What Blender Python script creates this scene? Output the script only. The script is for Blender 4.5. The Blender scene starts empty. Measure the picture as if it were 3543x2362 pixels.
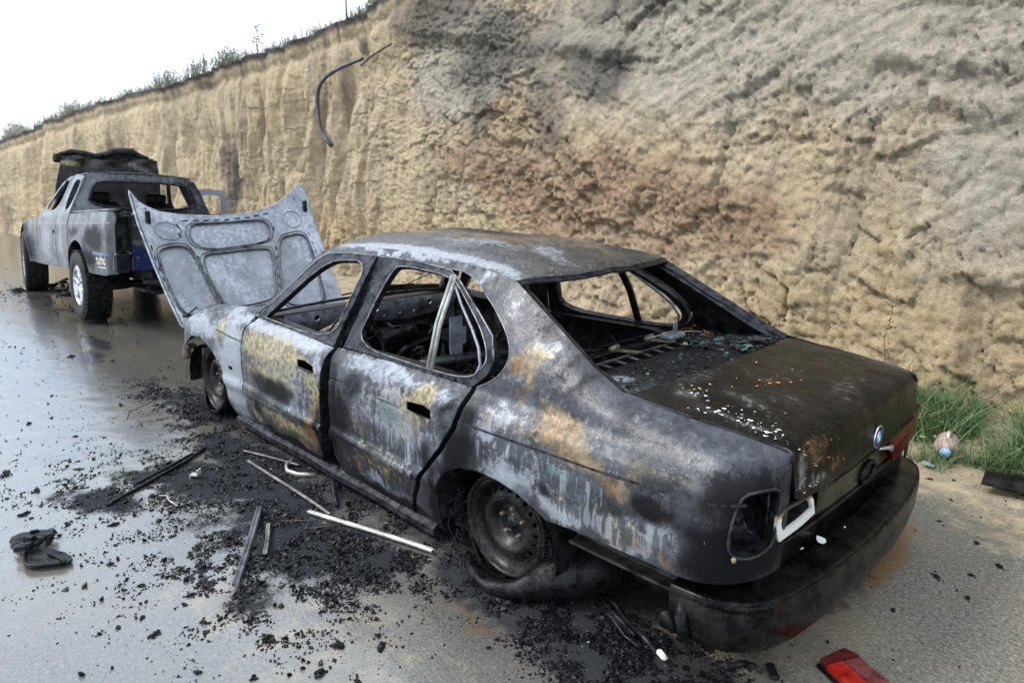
import bpy, math, random
import numpy as np
from mathutils import Vector, Matrix
from mathutils.geometry import delaunay_2d_cdt
scene = bpy.context.scene
C = scene.collection
R = math.radians
random.seed(7)
RNG = np.random.default_rng(11)

# ------------------------------------------------------------------ camera
cam = bpy.data.cameras.new('camera'); camo = bpy.data.objects.new('camera', cam); C.objects.link(camo)
camo.location = (-1.81016, 2.59424, 1.61355)
_a, _b, _c = -2.363722, 1.331763, 0.013645
camo.matrix_world = Matrix.Translation(camo.location) @ Matrix.Rotation(_a, 4, 'Z') @ Matrix.Rotation(_b, 4, 'X') @ Matrix.Rotation(_c, 4, 'Z')
cam.sensor_width = 36.0; cam.lens = 2424.37/3543*36.0
cam.clip_start = 0.05; cam.clip_end = 2000
cam.dof.use_dof = True; cam.dof.focus_distance = 3.3; cam.dof.aperture_fstop = 5.6
scene.camera = camo

# ------------------------------------------------------------------ sky and light (overcast)
world = bpy.data.worlds.new('World'); scene.world = world; world.use_nodes = True
wn = world.node_tree; wn.nodes.clear()
SUN_EL, SUN_AZ = R(48), R(48)      # azimuth of the direction the light comes FROM, measured from +x towards +y
w_out = wn.nodes.new('ShaderNodeOutputWorld'); w_bg = wn.nodes.new('ShaderNodeBackground')
w_sky = wn.nodes.new('ShaderNodeTexSky'); w_sky.sky_type = 'NISHITA'; w_sky.sun_disc = False
w_sky.sun_elevation = SUN_EL; w_sky.sun_rotation = math.pi/2 - SUN_AZ
w_tc = wn.nodes.new('ShaderNodeTexCoord'); w_n = wn.nodes.new('ShaderNodeTexNoise')
w_map = wn.nodes.new('ShaderNodeMapping'); w_map.inputs['Scale'].default_value = (1, 1, 2.6)
w_n.inputs['Scale'].default_value = 1.3; w_n.inputs['Detail'].default_value = 6; w_n.inputs['Roughness'].default_value = .55
w_r = wn.nodes.new('ShaderNodeValToRGB'); w_r.color_ramp.elements[0].position = .34; w_r.color_ramp.elements[1].position = .60
w_r.color_ramp.elements[0].color = (.62, .62, .62, 1)
w_mix = wn.nodes.new('ShaderNodeMix'); w_mix.data_type = 'RGBA'
w_mix.inputs['B'].default_value = (9.3, 10.5, 12.0, 1)
wn.links.new(w_tc.outputs['Generated'], w_map.inputs['Vector']); wn.links.new(w_map.outputs['Vector'], w_n.inputs['Vector'])
w_dot = wn.nodes.new('ShaderNodeVectorMath'); w_dot.operation = 'DOT_PRODUCT'; w_dot.inputs[1].default_value = (.968, -.18, .175)   # a thinner stretch of cloud low over the far end of the road
w_thin = wn.nodes.new('ShaderNodeMapRange'); w_thin.interpolation_type = 'SMOOTHSTEP'; w_thin.inputs[1].default_value = .975; w_thin.inputs[2].default_value = .9995; w_thin.inputs[3].default_value = 1.0; w_thin.inputs[4].default_value = .22
w_mul = wn.nodes.new('ShaderNodeMath'); w_mul.operation = 'MULTIPLY'
wn.links.new(w_tc.outputs['Generated'], w_dot.inputs[0]); wn.links.new(w_dot.outputs['Value'], w_thin.inputs[0])
wn.links.new(w_n.outputs['Fac'], w_r.inputs['Fac']); wn.links.new(w_r.outputs['Color'], w_mul.inputs[0]); wn.links.new(w_thin.outputs[0], w_mul.inputs[1]); wn.links.new(w_mul.outputs[0], w_mix.inputs['Factor'])
wn.links.new(w_sky.outputs['Color'], w_mix.inputs['A']); wn.links.new(w_mix.outputs['Result'], w_bg.inputs['Color'])
w_bg.inputs['Strength'].default_value = .10
wn.links.new(w_bg.outputs['Background'], w_out.inputs['Surface'])
sun = bpy.data.lights.new('sun', 'SUN'); sun.energy = 1.5; sun.angle = R(13); sun.color = (1, .97, .92)
suno = bpy.data.objects.new('sun', sun); C.objects.link(suno)
sd = Vector((math.cos(SUN_EL)*math.cos(SUN_AZ), math.cos(SUN_EL)*math.sin(SUN_AZ), math.sin(SUN_EL)))
suno.rotation_euler = sd.to_track_quat('Z', 'Y').to_euler()
scene.view_settings.view_transform = 'Standard'; scene.view_settings.look = 'None'
scene.view_settings.gamma = 1; scene.view_settings.exposure = 1.40
scene.cycles.max_bounces = 6; scene.cycles.use_denoising = True

# ------------------------------------------------------------------ numpy noise
_P = np.random.default_rng(5).permutation(256); _P = np.concatenate([_P, _P, _P])
_G = np.random.default_rng(6).normal(size=(256, 3)); _G /= np.linalg.norm(_G, axis=1)[:, None]
def gnoise(p):
    p = np.asarray(p, float); i = np.floor(p).astype(int); f = p-i; i &= 255
    u = f*f*f*(f*(f*6-15)+10); out = 0
    for dx in (0, 1):
        wx = u[:, 0] if dx else 1-u[:, 0]
        for dy in (0, 1):
            wy = u[:, 1] if dy else 1-u[:, 1]
            for dz in (0, 1):
                wz = u[:, 2] if dz else 1-u[:, 2]
                h = _P[_P[_P[(i[:, 0]+dx) & 255]+((i[:, 1]+dy) & 255)]+((i[:, 2]+dz) & 255)]
                out = out+wx*wy*wz*((_G[h]*(f-np.array([dx, dy, dz]))).sum(1))
    return out
def fbm(p, o=4, g=.5, ridged=False):
    p = np.asarray(p, float); s = 0; a = 1.
    for k in range(o):
        n = gnoise(p+k*17.3); s = s+a*((1-2*np.abs(n))-.6 if ridged else n); p = p*2.03; a *= g
    return s
def n3(x, y, z=0): return np.stack([x+0*y, y+0*x, z+0*x+0*y], -1)
def facets(p, seed=0., tilt=.8):
    """broken-rock facets: every cell has its own height and tilt"""
    i = np.floor(p).astype(int); f = p-i; best = np.full(len(p), 9.); h = np.zeros(len(p)); sec = np.full(len(p), 9.)
    for dx in (-1, 0, 1):
        for dy in (-1, 0, 1):
            c = _P[(_P[(i[:, 0]+dx+int(seed)) & 255]+i[:, 1]+dy) & 255]; g = _G[c]; q = np.array([dx, dy])+.5+.42*g[:, :2]-f
            d = (q**2).sum(1); m = d < best; sec = np.where(m, best, np.minimum(sec, d)); best = np.where(m, d, best)
            h = np.where(m, g[:, 2]-(q[:, 0]*g[:, 1]+q[:, 1]*g[:, 0])*tilt, h)
    return h, np.sqrt(sec)-np.sqrt(best)
def sst(a, b, x): t = np.clip((x-a)/(b-a), 0, 1); return t*t*(3-2*t)

# ------------------------------------------------------------------ object helpers
def raw(name, v, f, mat=None, parent=None, smooth=True, attrs=None, mats=None, midx=None):
    me = bpy.data.meshes.new(name)
    v = np.asarray(v, float)
    if isinstance(f, np.ndarray):
        n, k = f.shape
        me.vertices.add(len(v)); me.vertices.foreach_set('co', v.astype(np.float32).ravel())
        me.loops.add(n*k); me.loops.foreach_set('vertex_index', f.astype(np.int32).ravel())
        me.polygons.add(n); me.polygons.foreach_set('loop_start', np.arange(0, n*k, k, dtype=np.int32))
        me.update(calc_edges=True)
    else:
        me.from_pydata([tuple(p) for p in v], [], f); me.update()
    if smooth is True: me.polygons.foreach_set('use_smooth', np.ones(len(me.polygons), bool))
    elif smooth is not False: me.polygons.foreach_set('use_smooth', np.asarray(smooth, bool))
    if attrs:
        for k_, a in attrs.items():
            at = me.attributes.new(k_, 'FLOAT_COLOR', 'POINT')
            a = np.asarray(a, np.float32)
            if a.shape[1] == 3: a = np.concatenate([a, np.ones((len(a), 1), np.float32)], 1)
            at.data.foreach_set('color', a.ravel())
    for m in (mats or ([mat] if mat else [])): me.materials.append(m)
    if midx is not None: me.polygons.foreach_set('material_index', np.asarray(midx, np.int32))
    me.update()
    o = bpy.data.objects.new(name, me); C.objects.link(o)
    if parent: o.parent = parent
    return o
def tag(o, label=None, cat=None, group=None, kind=None):
    if label: o['label'] = label
    if cat: o['category'] = cat
    if group: o['group'] = group
    if kind: o['kind'] = kind
    return o
def empty(name, loc=(0, 0, 0), rz=0, **k):
    o = bpy.data.objects.new(name, None); C.objects.link(o); o.location = loc; o.rotation_euler.z = rz
    o.empty_display_size = .1
    return tag(o, **k)
class MB:
    """collects shapes into one mesh"""
    def __init__(s): s.v = []; s.f = []; s.n = 0; s.sm = []
    def add(s, v, f, sm=True):
        s.v.append(np.asarray(v, float)); s.f += [tuple(i+s.n for i in q) for q in f]; s.sm += [sm]*len(f); s.n += len(v); return s
    def box(s, c, d, rot=None, bev=.0, taper=1.):
        x, y, z = [k/2 for k in d]; b = min(bev, x*.9, y*.9, z*.9)
        if b <= 0:
            v = np.array([(i*x*(taper if k > 0 else 1), j*y*(taper if k > 0 else 1), k*z) for i in (-1, 1) for j in (-1, 1) for k in (-1, 1)])
            f = [(0, 1, 3, 2), (4, 6, 7, 5), (0, 4, 5, 1), (2, 3, 7, 6), (0, 2, 6, 4), (1, 5, 7, 3)]
        else:
            ring = []
            cs = [(-x, -y), (x, -y), (x, y), (-x, y)]
            ins = [(1, 0), (0, 1), (-1, 0), (0, -1)]
            def oct_(e, zz):
                X, Y = x-e, y-e
                return [(-X+b, -Y, zz), (X-b, -Y, zz), (X, -Y+b, zz), (X, Y-b, zz), (X-b, Y, zz), (-X+b, Y, zz), (-X, Y-b, zz), (-X, -Y+b, zz)]
            v = oct_(b*.7, -z)+oct_(0, -z+b)+oct_(0, z-b)+oct_(b*.7, z)
            f = [tuple(range(7, -1, -1)), tuple(range(24, 32))]
            for r in range(3): f += [(r*8+i, r*8+(i+1) % 8, (r+1)*8+(i+1) % 8, (r+1)*8+i) for i in range(8)]
            v = np.array(v)
        if rot is not None: v = v@np.array(rot).T
        return s.add(v+np.array(c), f, False)
    def tube(s, pts, r, n=8, cap=True, closed=False, flat=1.):
        pts = np.asarray(pts, float); m = len(pts); r = np.broadcast_to(np.asarray(r, float), (m,))
        t = np.gradient(pts, axis=0) if not closed else np.roll(pts, -1, 0)-np.roll(pts, 1, 0)
        t /= np.linalg.norm(t, axis=1)[:, None]+1e-9
        up = np.array([0, 0, 1.]) if abs(t[0, 2]) < .9 else np.array([1., 0, 0])
        v = []; a = np.linspace(0, 2*np.pi, n, endpoint=False)
        nrm = np.cross(t[0], up); nrm /= np.linalg.norm(nrm)
        for i in range(m):
            nrm = nrm-t[i]*(nrm@t[i]); nrm /= np.linalg.norm(nrm)+1e-9; bi = np.cross(t[i], nrm)
            v.append(pts[i]+r[i]*(np.cos(a)[:, None]*nrm+flat*np.sin(a)[:, None]*bi))
        v = np.concatenate(v); f = []
        for i in range(m if closed else m-1):
            j = (i+1) % m
            f += [(i*n+k, i*n+(k+1) % n, j*n+(k+1) % n, j*n+k) for k in range(n)]
        if cap and not closed: f += [tuple(range(n-1, -1, -1)), tuple((m-1)*n+k for k in range(n))]
        return s.add(v, f)
    def lathe(s, prof, o=(0, 0, 0), axis='y', n=40, closed=False):
        """prof: list of (r, h); axis y: wheel-like"""
        a = np.linspace(0, 2*np.pi, n, endpoint=False); v = []
        for r, h in prof:
            x, z = r*np.cos(a), r*np.sin(a)
            v.append(np.stack([x, 0*a+h, z], 1) if axis == 'y' else (np.stack([x, z, 0*a+h], 1) if axis == 'z' else np.stack([0*a+h, x, z], 1)))
        m = len(prof); f = []
        for i in range(m if closed else m-1):
            j = (i+1) % m
            f += [(i*n+k, j*n+k, j*n+(k+1) % n, i*n+(k+1) % n) for k in range(n)]
        return s.add(np.concatenate(v)+np.array(o), f)
    def prism(s, poly, d, fn=None):
        """flat polygon (2d) extruded by d along third axis, fn maps (n,3)->(n,3)"""
        n = len(poly); p = np.array([(a, b, 0) for a, b in poly]+[(a, b, d) for a, b in poly], float)
        if fn: p = fn(p)
        return s.add(p, [tuple(range(n-1, -1, -1)), tuple(range(n, 2*n))]+[(i, (i+1) % n, n+(i+1) % n, n+i) for i in range(n)], False)
    def jitter(s, amp, sc=12., seed=0):
        for k in range(len(s.v)):
            p = s.v[k]*sc+seed
            s.v[k] = s.v[k]+amp*np.stack([gnoise(p), gnoise(p+31), gnoise(p+57)], 1)
        return s
    def build(s, name, mat, parent=None, attrs=None):
        return raw(name, np.concatenate(s.v), s.f, mat, parent, smooth=s.sm, attrs=attrs)

def resample(P, step, closed=True):
    P = [np.array(p, float) for p in P]; out = []
    m = len(P)
    for i in range(m if closed else m-1):
        a, b = P[i], P[(i+1) % m]; k = max(1, int(round(np.linalg.norm(b-a)/step)))
        out += [a+(b-a)*t/k for t in range(k)]
    if not closed: out.append(P[-1])
    return np.array(out)
def smoothpoly(P, it=2, keep=()):
    """Chaikin corner cutting, keeping the corners listed"""
    P = [np.array(p, float) for p in P]; K = [i in keep for i in range(len(P))]
    for _ in range(it):
        Q = []; KQ = []
        n = len(P)
        for i in range(n):
            if K[i]: Q.append(P[i]); KQ.append(True)
            else:
                Q += [P[i]*.75+P[i-1]*.25, P[i]*.75+P[(i+1) % n]*.25]; KQ += [False, False]
        P, K = Q, KQ
    return P
def inpoly(pts, poly):
    x, y = pts[:, 0], pts[:, 1]; c = np.zeros(len(pts), bool); n = len(poly); j = n-1
    for i in range(n):
        xi, yi = poly[i]; xj, yj = poly[j]
        if yi != yj: c ^= ((yi > y) != (yj > y)) & (x < (xj-xi)*(y-yi)/(yj-yi)+xi)
        j = i
    return c
def tri2d(outer, holes, step):
    loops = [resample(outer, step)]+[resample(h, step*.7) for h in holes]
    lo, hi = loops[0].min(0), loops[0].max(0)
    xs = np.arange(lo[0]+step*.5, hi[0], step); ys = np.arange(lo[1]+step*.5, hi[1], step*.87)
    g = np.array([(x+(k % 2)*step*.5, y) for k, y in enumerate(ys) for x in xs]) if len(xs) and len(ys) else np.zeros((0, 2))
    B = np.concatenate(loops)
    if len(g):
        ok = inpoly(g, loops[0])
        for h in loops[1:]: ok &= ~inpoly(g, h)
        g = g[ok]
        if len(g):
            d = np.concatenate([np.sqrt(((g[i:i+500, None]-B[None])**2).sum(2)).min(1) for i in range(0, len(g), 500)])
            g = g[d > step*.5]
    V = np.concatenate([B, g]) if len(g) else B
    E = []; o = 0
    for l in loops: E += [(o+i, o+(i+1) % len(l)) for i in range(len(l))]; o += len(l)
    r = delaunay_2d_cdt([Vector(p) for p in V], E, [], 0, 1e-6)
    v2 = np.array([tuple(p) for p in r[0]]); F = np.array([tuple(f) for f in r[2] if len(f) == 3])
    cen = v2[F].mean(1); ok = inpoly(cen, loops[0])
    for h in loops[1:]: ok &= ~inpoly(cen, h)
    F = F[ok]
    a, b, c = v2[F[:, 0]], v2[F[:, 1]], v2[F[:, 2]]
    ar = (b[:, 0]-a[:, 0])*(c[:, 1]-a[:, 1])-(b[:, 1]-a[:, 1])*(c[:, 0]-a[:, 0])
    F = F[np.abs(ar) > 1e-9]; ar = ar[np.abs(ar) > 1e-9]
    F[ar < 0] = F[ar < 0][:, ::-1]
    return v2, F
def shell(v3, F, thick, flip=False):
    """gives a triangulated sheet thickness (inwards) and a rim; returns v, faces list, smooth flags, source index"""
    F = np.asarray(F)
    if flip: F = F[:, ::-1]
    n = np.zeros_like(v3); fn = np.cross(v3[F[:, 1]]-v3[F[:, 0]], v3[F[:, 2]]-v3[F[:, 0]])
    for k in range(3): np.add.at(n, F[:, k], fn)
    n /= np.linalg.norm(n, axis=1)[:, None]+1e-12
    m = len(v3); inner = v3-n*thick
    from collections import Counter
    ed = {}
    for t in F:
        for a, b in ((t[0], t[1]), (t[1], t[2]), (t[2], t[0])): ed[(a, b)] = 1
    be = [(a, b) for (a, b) in ed if (b, a) not in ed]
    V = [v3, inner]; src = [np.arange(m), np.arange(m)]
    faces = [tuple(t) for t in F]+[tuple(t[::-1]+m) for t in F]; sm = [True]*(2*len(F))
    idx = {}; ev = []; es = []; o = 2*m
    for a, b in be:
        for q in (a, b):
            if q not in idx: idx[q] = o+len(ev); ev += [v3[q], inner[q]]; es += [q, q]
        faces.append((idx[b], idx[a], idx[a]+1, idx[b]+1)); sm.append(False)
    if ev: V.append(np.array(ev)); src.append(np.array(es))
    return np.concatenate(V), faces, sm, np.concatenate(src)
def panel(name, outer, fn, mat, parent=None, holes=(), step=.03, thick=.004, flip=False, paint=None, disp=None):
    v2, F = tri2d(outer, list(holes), step)
    v3 = np.stack(fn(v2[:, 0], v2[:, 1]), -1)
    if disp is not None: v3 = v3+disp(v2, v3)
    V, f, sm, src = shell(v3, F, thick, flip)
    at = None
    if paint is not None:
        A = paint(v2[:, 0], v2[:, 1]); at = {k: a[src] for k, a in A.items()}
    return raw(name, V, f, mat, parent, smooth=sm, attrs=at)
def strip(name, rows, mat, parent=None, closed=False, thick=0, flip=False, paint=None):
    """rows: list of rows of 3d points (grid) -> surface"""
    g = np.asarray(rows, float); a, b = g.shape[:2]; v = g.reshape(-1, 3); f = []
    for i in range(a if closed else a-1):
        j = (i+1) % a
        for k in range(b-1): f.append((i*b+k, i*b+k+1, j*b+k+1, j*b+k))
    if flip: f = [q[::-1] for q in f]
    at = {k: A for k, A in paint(v).items()} if paint else None
    if thick:
        T = np.array([t for q in f for t in ((q[0], q[1], q[2]), (q[0], q[2], q[3]))])
        V, ff, sm, src = shell(v, T, thick)
        return raw(name, V, ff, mat, parent, smooth=sm, attrs={k: A[src] for k, A in at.items()} if at else None)
    return raw(name, v, f, mat, parent, attrs=at)

# ------------------------------------------------------------------ material helpers
class NT:
    def __init__(s, name):
        s.m = bpy.data.materials.new(name); s.m.use_nodes = True; s.t = s.m.node_tree; s.t.nodes.clear()
        s.out = s.t.nodes.new('ShaderNodeOutputMaterial'); s.b = s.t.nodes.new('ShaderNodeBsdfPrincipled')
        s.t.links.new(s.b.outputs[0], s.out.inputs[0])
        tc = s.t.nodes.new('ShaderNodeTexCoord'); s.co = tc.outputs['Object']
    def set(s, k, v):
        if hasattr(v, 'links') or isinstance(v, bpy.types.NodeSocket): s.t.links.new(v, s.b.inputs[k])
        else: s.b.inputs[k].default_value = v if not (isinstance(v, tuple) and len(v) == 3) else (*v, 1)
        return s
    def _in(s, n, i, v):
        if isinstance(v, bpy.types.NodeSocket): s.t.links.new(v, n.inputs[i])
        else:
            if isinstance(v, tuple) and len(v) == 3 and n.inputs[i].type == 'RGBA': v = (*v, 1)
            n.inputs[i].default_value = v
    def attr(s, name):
        n = s.t.nodes.new('ShaderNodeAttribute'); n.attribute_name = name
        q = s.t.nodes.new('ShaderNodeSeparateColor'); s.t.links.new(n.outputs['Color'], q.inputs[0]); return q.outputs
    def scaled(s, sc, rot=(0, 0, 0), src=None):
        n = s.t.nodes.new('ShaderNodeMapping'); n.inputs['Scale'].default_value = sc if isinstance(sc, tuple) else (sc,)*3
        n.inputs['Rotation'].default_value = rot
        s.t.links.new(src or s.co, n.inputs['Vector']); return n.outputs[0]
    def noise(s, scale=5., detail=6., rough=.6, vec=None, dist=0., out='Fac'):
        n = s.t.nodes.new('ShaderNodeTexNoise'); n.inputs['Scale'].default_value = scale; n.inputs['Detail'].default_value = detail
        n.inputs['Roughness'].default_value = rough; n.inputs['Distortion'].default_value = dist
        s.t.links.new(vec or s.co, n.inputs['Vector']); return n.outputs[out]
    def voro(s, scale=5., vec=None, feature='F1', out='Distance', rand=1.):
        n = s.t.nodes.new('ShaderNodeTexVoronoi'); n.feature = feature; n.inputs['Scale'].default_value = scale
        n.inputs['Randomness'].default_value = rand
        s.t.links.new(vec or s.co, n.inputs['Vector']); return n.outputs[out]
    def math(s, op, a, b=0., c=0., clamp=False):
        n = s.t.nodes.new('ShaderNodeMath'); n.operation = op; n.use_clamp = clamp
        s._in(n, 0, a); s._in(n, 1, b)
        if op in ('MULTIPLY_ADD',): s._in(n, 2, c)
        return n.outputs[0]
    def ss(s, v, a, b):
        n = s.t.nodes.new('ShaderNodeMapRange'); n.interpolation_type = 'SMOOTHSTEP'
        s._in(n, 0, v); n.inputs[1].default_value = a; n.inputs[2].default_value = b; return n.outputs[0]
    def lin(s, v, a, b, c, d):
        n = s.t.nodes.new('ShaderNodeMapRange'); s._in(n, 0, v)
        for i, q in enumerate((a, b, c, d)): n.inputs[i+1].default_value = q
        return n.outputs[0]
    def mix(s, f, a, b):
        n = s.t.nodes.new('ShaderNodeMix'); n.data_type = 'RGBA'
        s._in(n, 0, f); s._in(n, 6, a); s._in(n, 7, b); return n.outputs[2]
    def mixf(s, f, a, b):
        n = s.t.nodes.new('ShaderNodeMix'); s._in(n, 0, f); s._in(n, 2, a); s._in(n, 3, b); return n.outputs[0]
    def bump(s, h, strength=.3, dist=.01, prev=None):
        n = s.t.nodes.new('ShaderNodeBump'); n.inputs['Strength'].default_value = strength; n.inputs['Distance'].default_value = dist
        s._in(n, 'Height', h)
        if prev is not None: s.t.links.new(prev, n.inputs['Normal'])
        return n.outputs[0]
    def nrm(s, v): s.t.links.new(v, s.b.inputs['Normal']); return s

def plain(name, col, rough=.6, metal=0., var=.35, sc=14., bump=.2, col2=None, coat=0.):
    t = NT(name); n = t.noise(sc, 7, .65); n2 = t.noise(sc*7, 4, .6)
    c2 = col2 or tuple(min(1, k*(1+var*1.6)) for k in col); c1 = tuple(k*(1-var) for k in col)
    f = t.ss(t.math('MULTIPLY_ADD', n2, .35, t.math('MULTIPLY', n, .8)), .38, .78)
    t.set('Base Color', t.mix(f, c1, c2)); t.set('Metallic', metal)
    t.set('Roughness', t.lin(n, .3, .7, max(.04, rough-.1), min(1, rough+.12)))
    t.nrm(t.bump(t.math('ADD', n, t.math('MULTIPLY', n2, .4)), bump, .004))
    if coat: t.set('Coat Weight', coat)
    t.set('Specular IOR Level', t.mixf(f, .10, .5) if max(col) > .04 else t.mixf(f, .03, .30))
    return t.m

def burnt(name, dark=(.006, .0064, .0078), mid=(.046, .049, .060), pale=(.25, .268, .30), speck=.5, rough=.30, shift=0., spec=1.):
    """fire-damaged paint and bare steel. Attributes M1 = rust, olive, pale ; M2 = teal, soot, drips"""
    t = NT(name); a = t.attr('M1'); b = t.attr('M2')
    n1 = t.noise(6.5, 10, .68, dist=.5); n2 = t.noise(38, 7, .7); n3_ = t.noise(150, 4, .6)
    run = t.noise(1., 5, .6, vec=t.scaled((34, 34, 3.2)))
    blotch = t.noise(16, 9, .7, dist=.6)
    def m(x, w1=.25, w2=.30, wr=.15, lo=.22, hi=.78):
        q = t.math('MULTIPLY_ADD', t.math('SUBTRACT', n1, .5), w1*2, x)
        q = t.math('MULTIPLY_ADD', t.math('SUBTRACT', n2, .5), w2, q)
        q = t.math('MULTIPLY_ADD', t.math('SUBTRACT', run, .5), wr*2, q)
        fl = t.math('MULTIPLY_ADD', t.math('SUBTRACT', n2, .5), 1.5, t.math('MULTIPLY_ADD', t.math('SUBTRACT', n3_, .5), .9, t.math('MULTIPLY_ADD', t.math('SUBTRACT', run, .5), wr*2.2, x)))
        return t.math('MULTIPLY', t.mixf(.42, t.ss(q, lo, hi), t.ss(fl, .44, .56)), t.ss(x, .04, .3))
    vert = t.noise(1., 9, .72, vec=t.scaled((7, 7, 3.2)), dist=.5)
    q0 = t.math('MULTIPLY_ADD', t.math('SUBTRACT', n2, .5), .45, vert)
    clean = t.ss(q0, .18+shift, .92+shift)
    col = t.mix(clean, dark, mid)
    col = t.mix(t.math('MULTIPLY', t.ss(t.noise(3.1, 9, .72, dist=.8), .50, .74), .30), col, tuple(mid[i]*k for i, k in enumerate((1.5, 1.05, .62))))
    crust = t.ss(t.math('MULTIPLY_ADD', t.math('SUBTRACT', t.noise(90, 4, .7), .5), .5, blotch), .60, .68)
    col = t.mix(t.math('MULTIPLY', crust, .25), col, tuple(k*.62 for k in pale))
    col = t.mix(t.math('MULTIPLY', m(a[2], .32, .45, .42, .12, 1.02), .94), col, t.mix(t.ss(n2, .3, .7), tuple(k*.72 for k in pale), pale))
    col = t.mix(t.math('MULTIPLY', m(a[1], .32, .50, .35, .15, .90), .88), col, t.mix(t.ss(n2, .35, .65), (.105, .082, .036), (.30, .245, .135)))
    col = t.mix(m(b[0], .3, .4, .4), col, t.mix(n2, (.035, .06, .065), (.12, .175, .17)))
    col = t.mix(t.math('MULTIPLY', m(a[0], .35, .55, .40, .22, .90), .90), col, t.mix(t.ss(t.noise(14, 9, .75, dist=.5), .30, .70), (.032, .020, .010), t.mix(t.ss(n1, .4, .6), (.185, .098, .034), (.225, .165, .095))))
    # runs of dark liquid: narrow vertical tongues
    tongue = t.noise(1., 5, .6, vec=t.scaled((44, 44, 2.2)), dist=.25)
    q = t.math('MULTIPLY_ADD', t.math('SUBTRACT', tongue, .5), 3.2, t.math('MULTIPLY', b[2], 1.0))
    dr = t.math('MULTIPLY', t.ss(q, .60, .68), t.ss(b[2], .1, .3))
    col = t.mix(t.math('MULTIPLY', dr, .75), col, (.030, .033, .037))
    q2 = t.math('MULTIPLY_ADD', t.math('SUBTRACT', tongue, .5), -3.0, t.math('MULTIPLY', b[2], 1.0))
    col = t.mix(t.math('MULTIPLY', t.math('MULTIPLY', t.ss(q2, .85, .95), t.ss(b[2], .1, .3)), .42), col, pale)
    so = m(b[1], .3, .3, .2, .15, .85)
    col = t.mix(t.math('MULTIPLY', so, .95), col, (.006, .006, .007))
    # white ash specks
    v = t.voro(150); sp = t.math('MULTIPLY', t.math('LESS_THAN', v, .24), t.math('GREATER_THAN', t.noise(7, 5, .7), 1-speck*.82+.07))
    col = t.mix(t.math('MULTIPLY', sp, .75), col, (.42, .42, .40))
    grain = t.noise(210, 3, .7); col = t.mix(t.math('MULTIPLY', t.ss(grain, .50, .66), .45), col, t.mix(.6, col, (.0, .0, .0)))
    # fine scratches and pitting
    pit = t.voro(420); col = t.mix(t.math('MULTIPLY', t.math('LESS_THAN', pit, .13), .55), col, (.02, .02, .02))
    t.set('Base Color', col)
    r = t.lin(n1, .3, .7, rough-.08, rough+.18)
    r = t.mixf(so, t.mixf(crust, r, .6), .55)
    t.set('Roughness', r); t.set('Metallic', .15); t.set('Specular IOR Level', t.mixf(so, t.lin(q0, .38, .72, .22*spec, .62*spec), .06*spec))
    h = t.math('ADD', t.math('ADD', t.math('MULTIPLY', n2, .8), t.math('MULTIPLY', n3_, .45)), t.math('MULTIPLY', crust, .35))
    t.nrm(t.bump(h, .45, .005, t.bump(t.noise(9, 4, .55), .45, .012)))
    return t.m
# ================================================================== THE SETTING
FX = [-60, -12, -6, -3, -.9, 2, 5, 9, 14, 20, 30, 60, 120]
FY = [-9, -3.2, -2.3, -2.4, -2.6, -2.95, -3.05, -2.7, -1.9, -1.15, .3, 6, 20]
HX = [-60, -8, 0, 4, 5.9, 6.6, 7.1, 8, 9.6, 11, 13.4, 17.4, 22, 30, 45, 120]
HZ = [8, 7, 6.0, 4.9, 4.15, 3.85, 3.74, 3.62, 3.47, 3.3, 3.15, 2.8, 2.35, 2.2, 2.0, 2.0]
def gz0(x): return -.0185*np.clip(x-5.6, 0, 40)
def blob(x, y, cx, cy, rx, ry, rot=0., soft=1.):
    c, s = math.cos(R(rot)), math.sin(R(rot)); dx, dy = x-cx, y-cy
    q = np.sqrt(((dx*c+dy*s)/rx)**2+((-dx*s+dy*c)/ry)**2)
    return np.clip((1.35-q)/soft, 0, 1)
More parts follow.
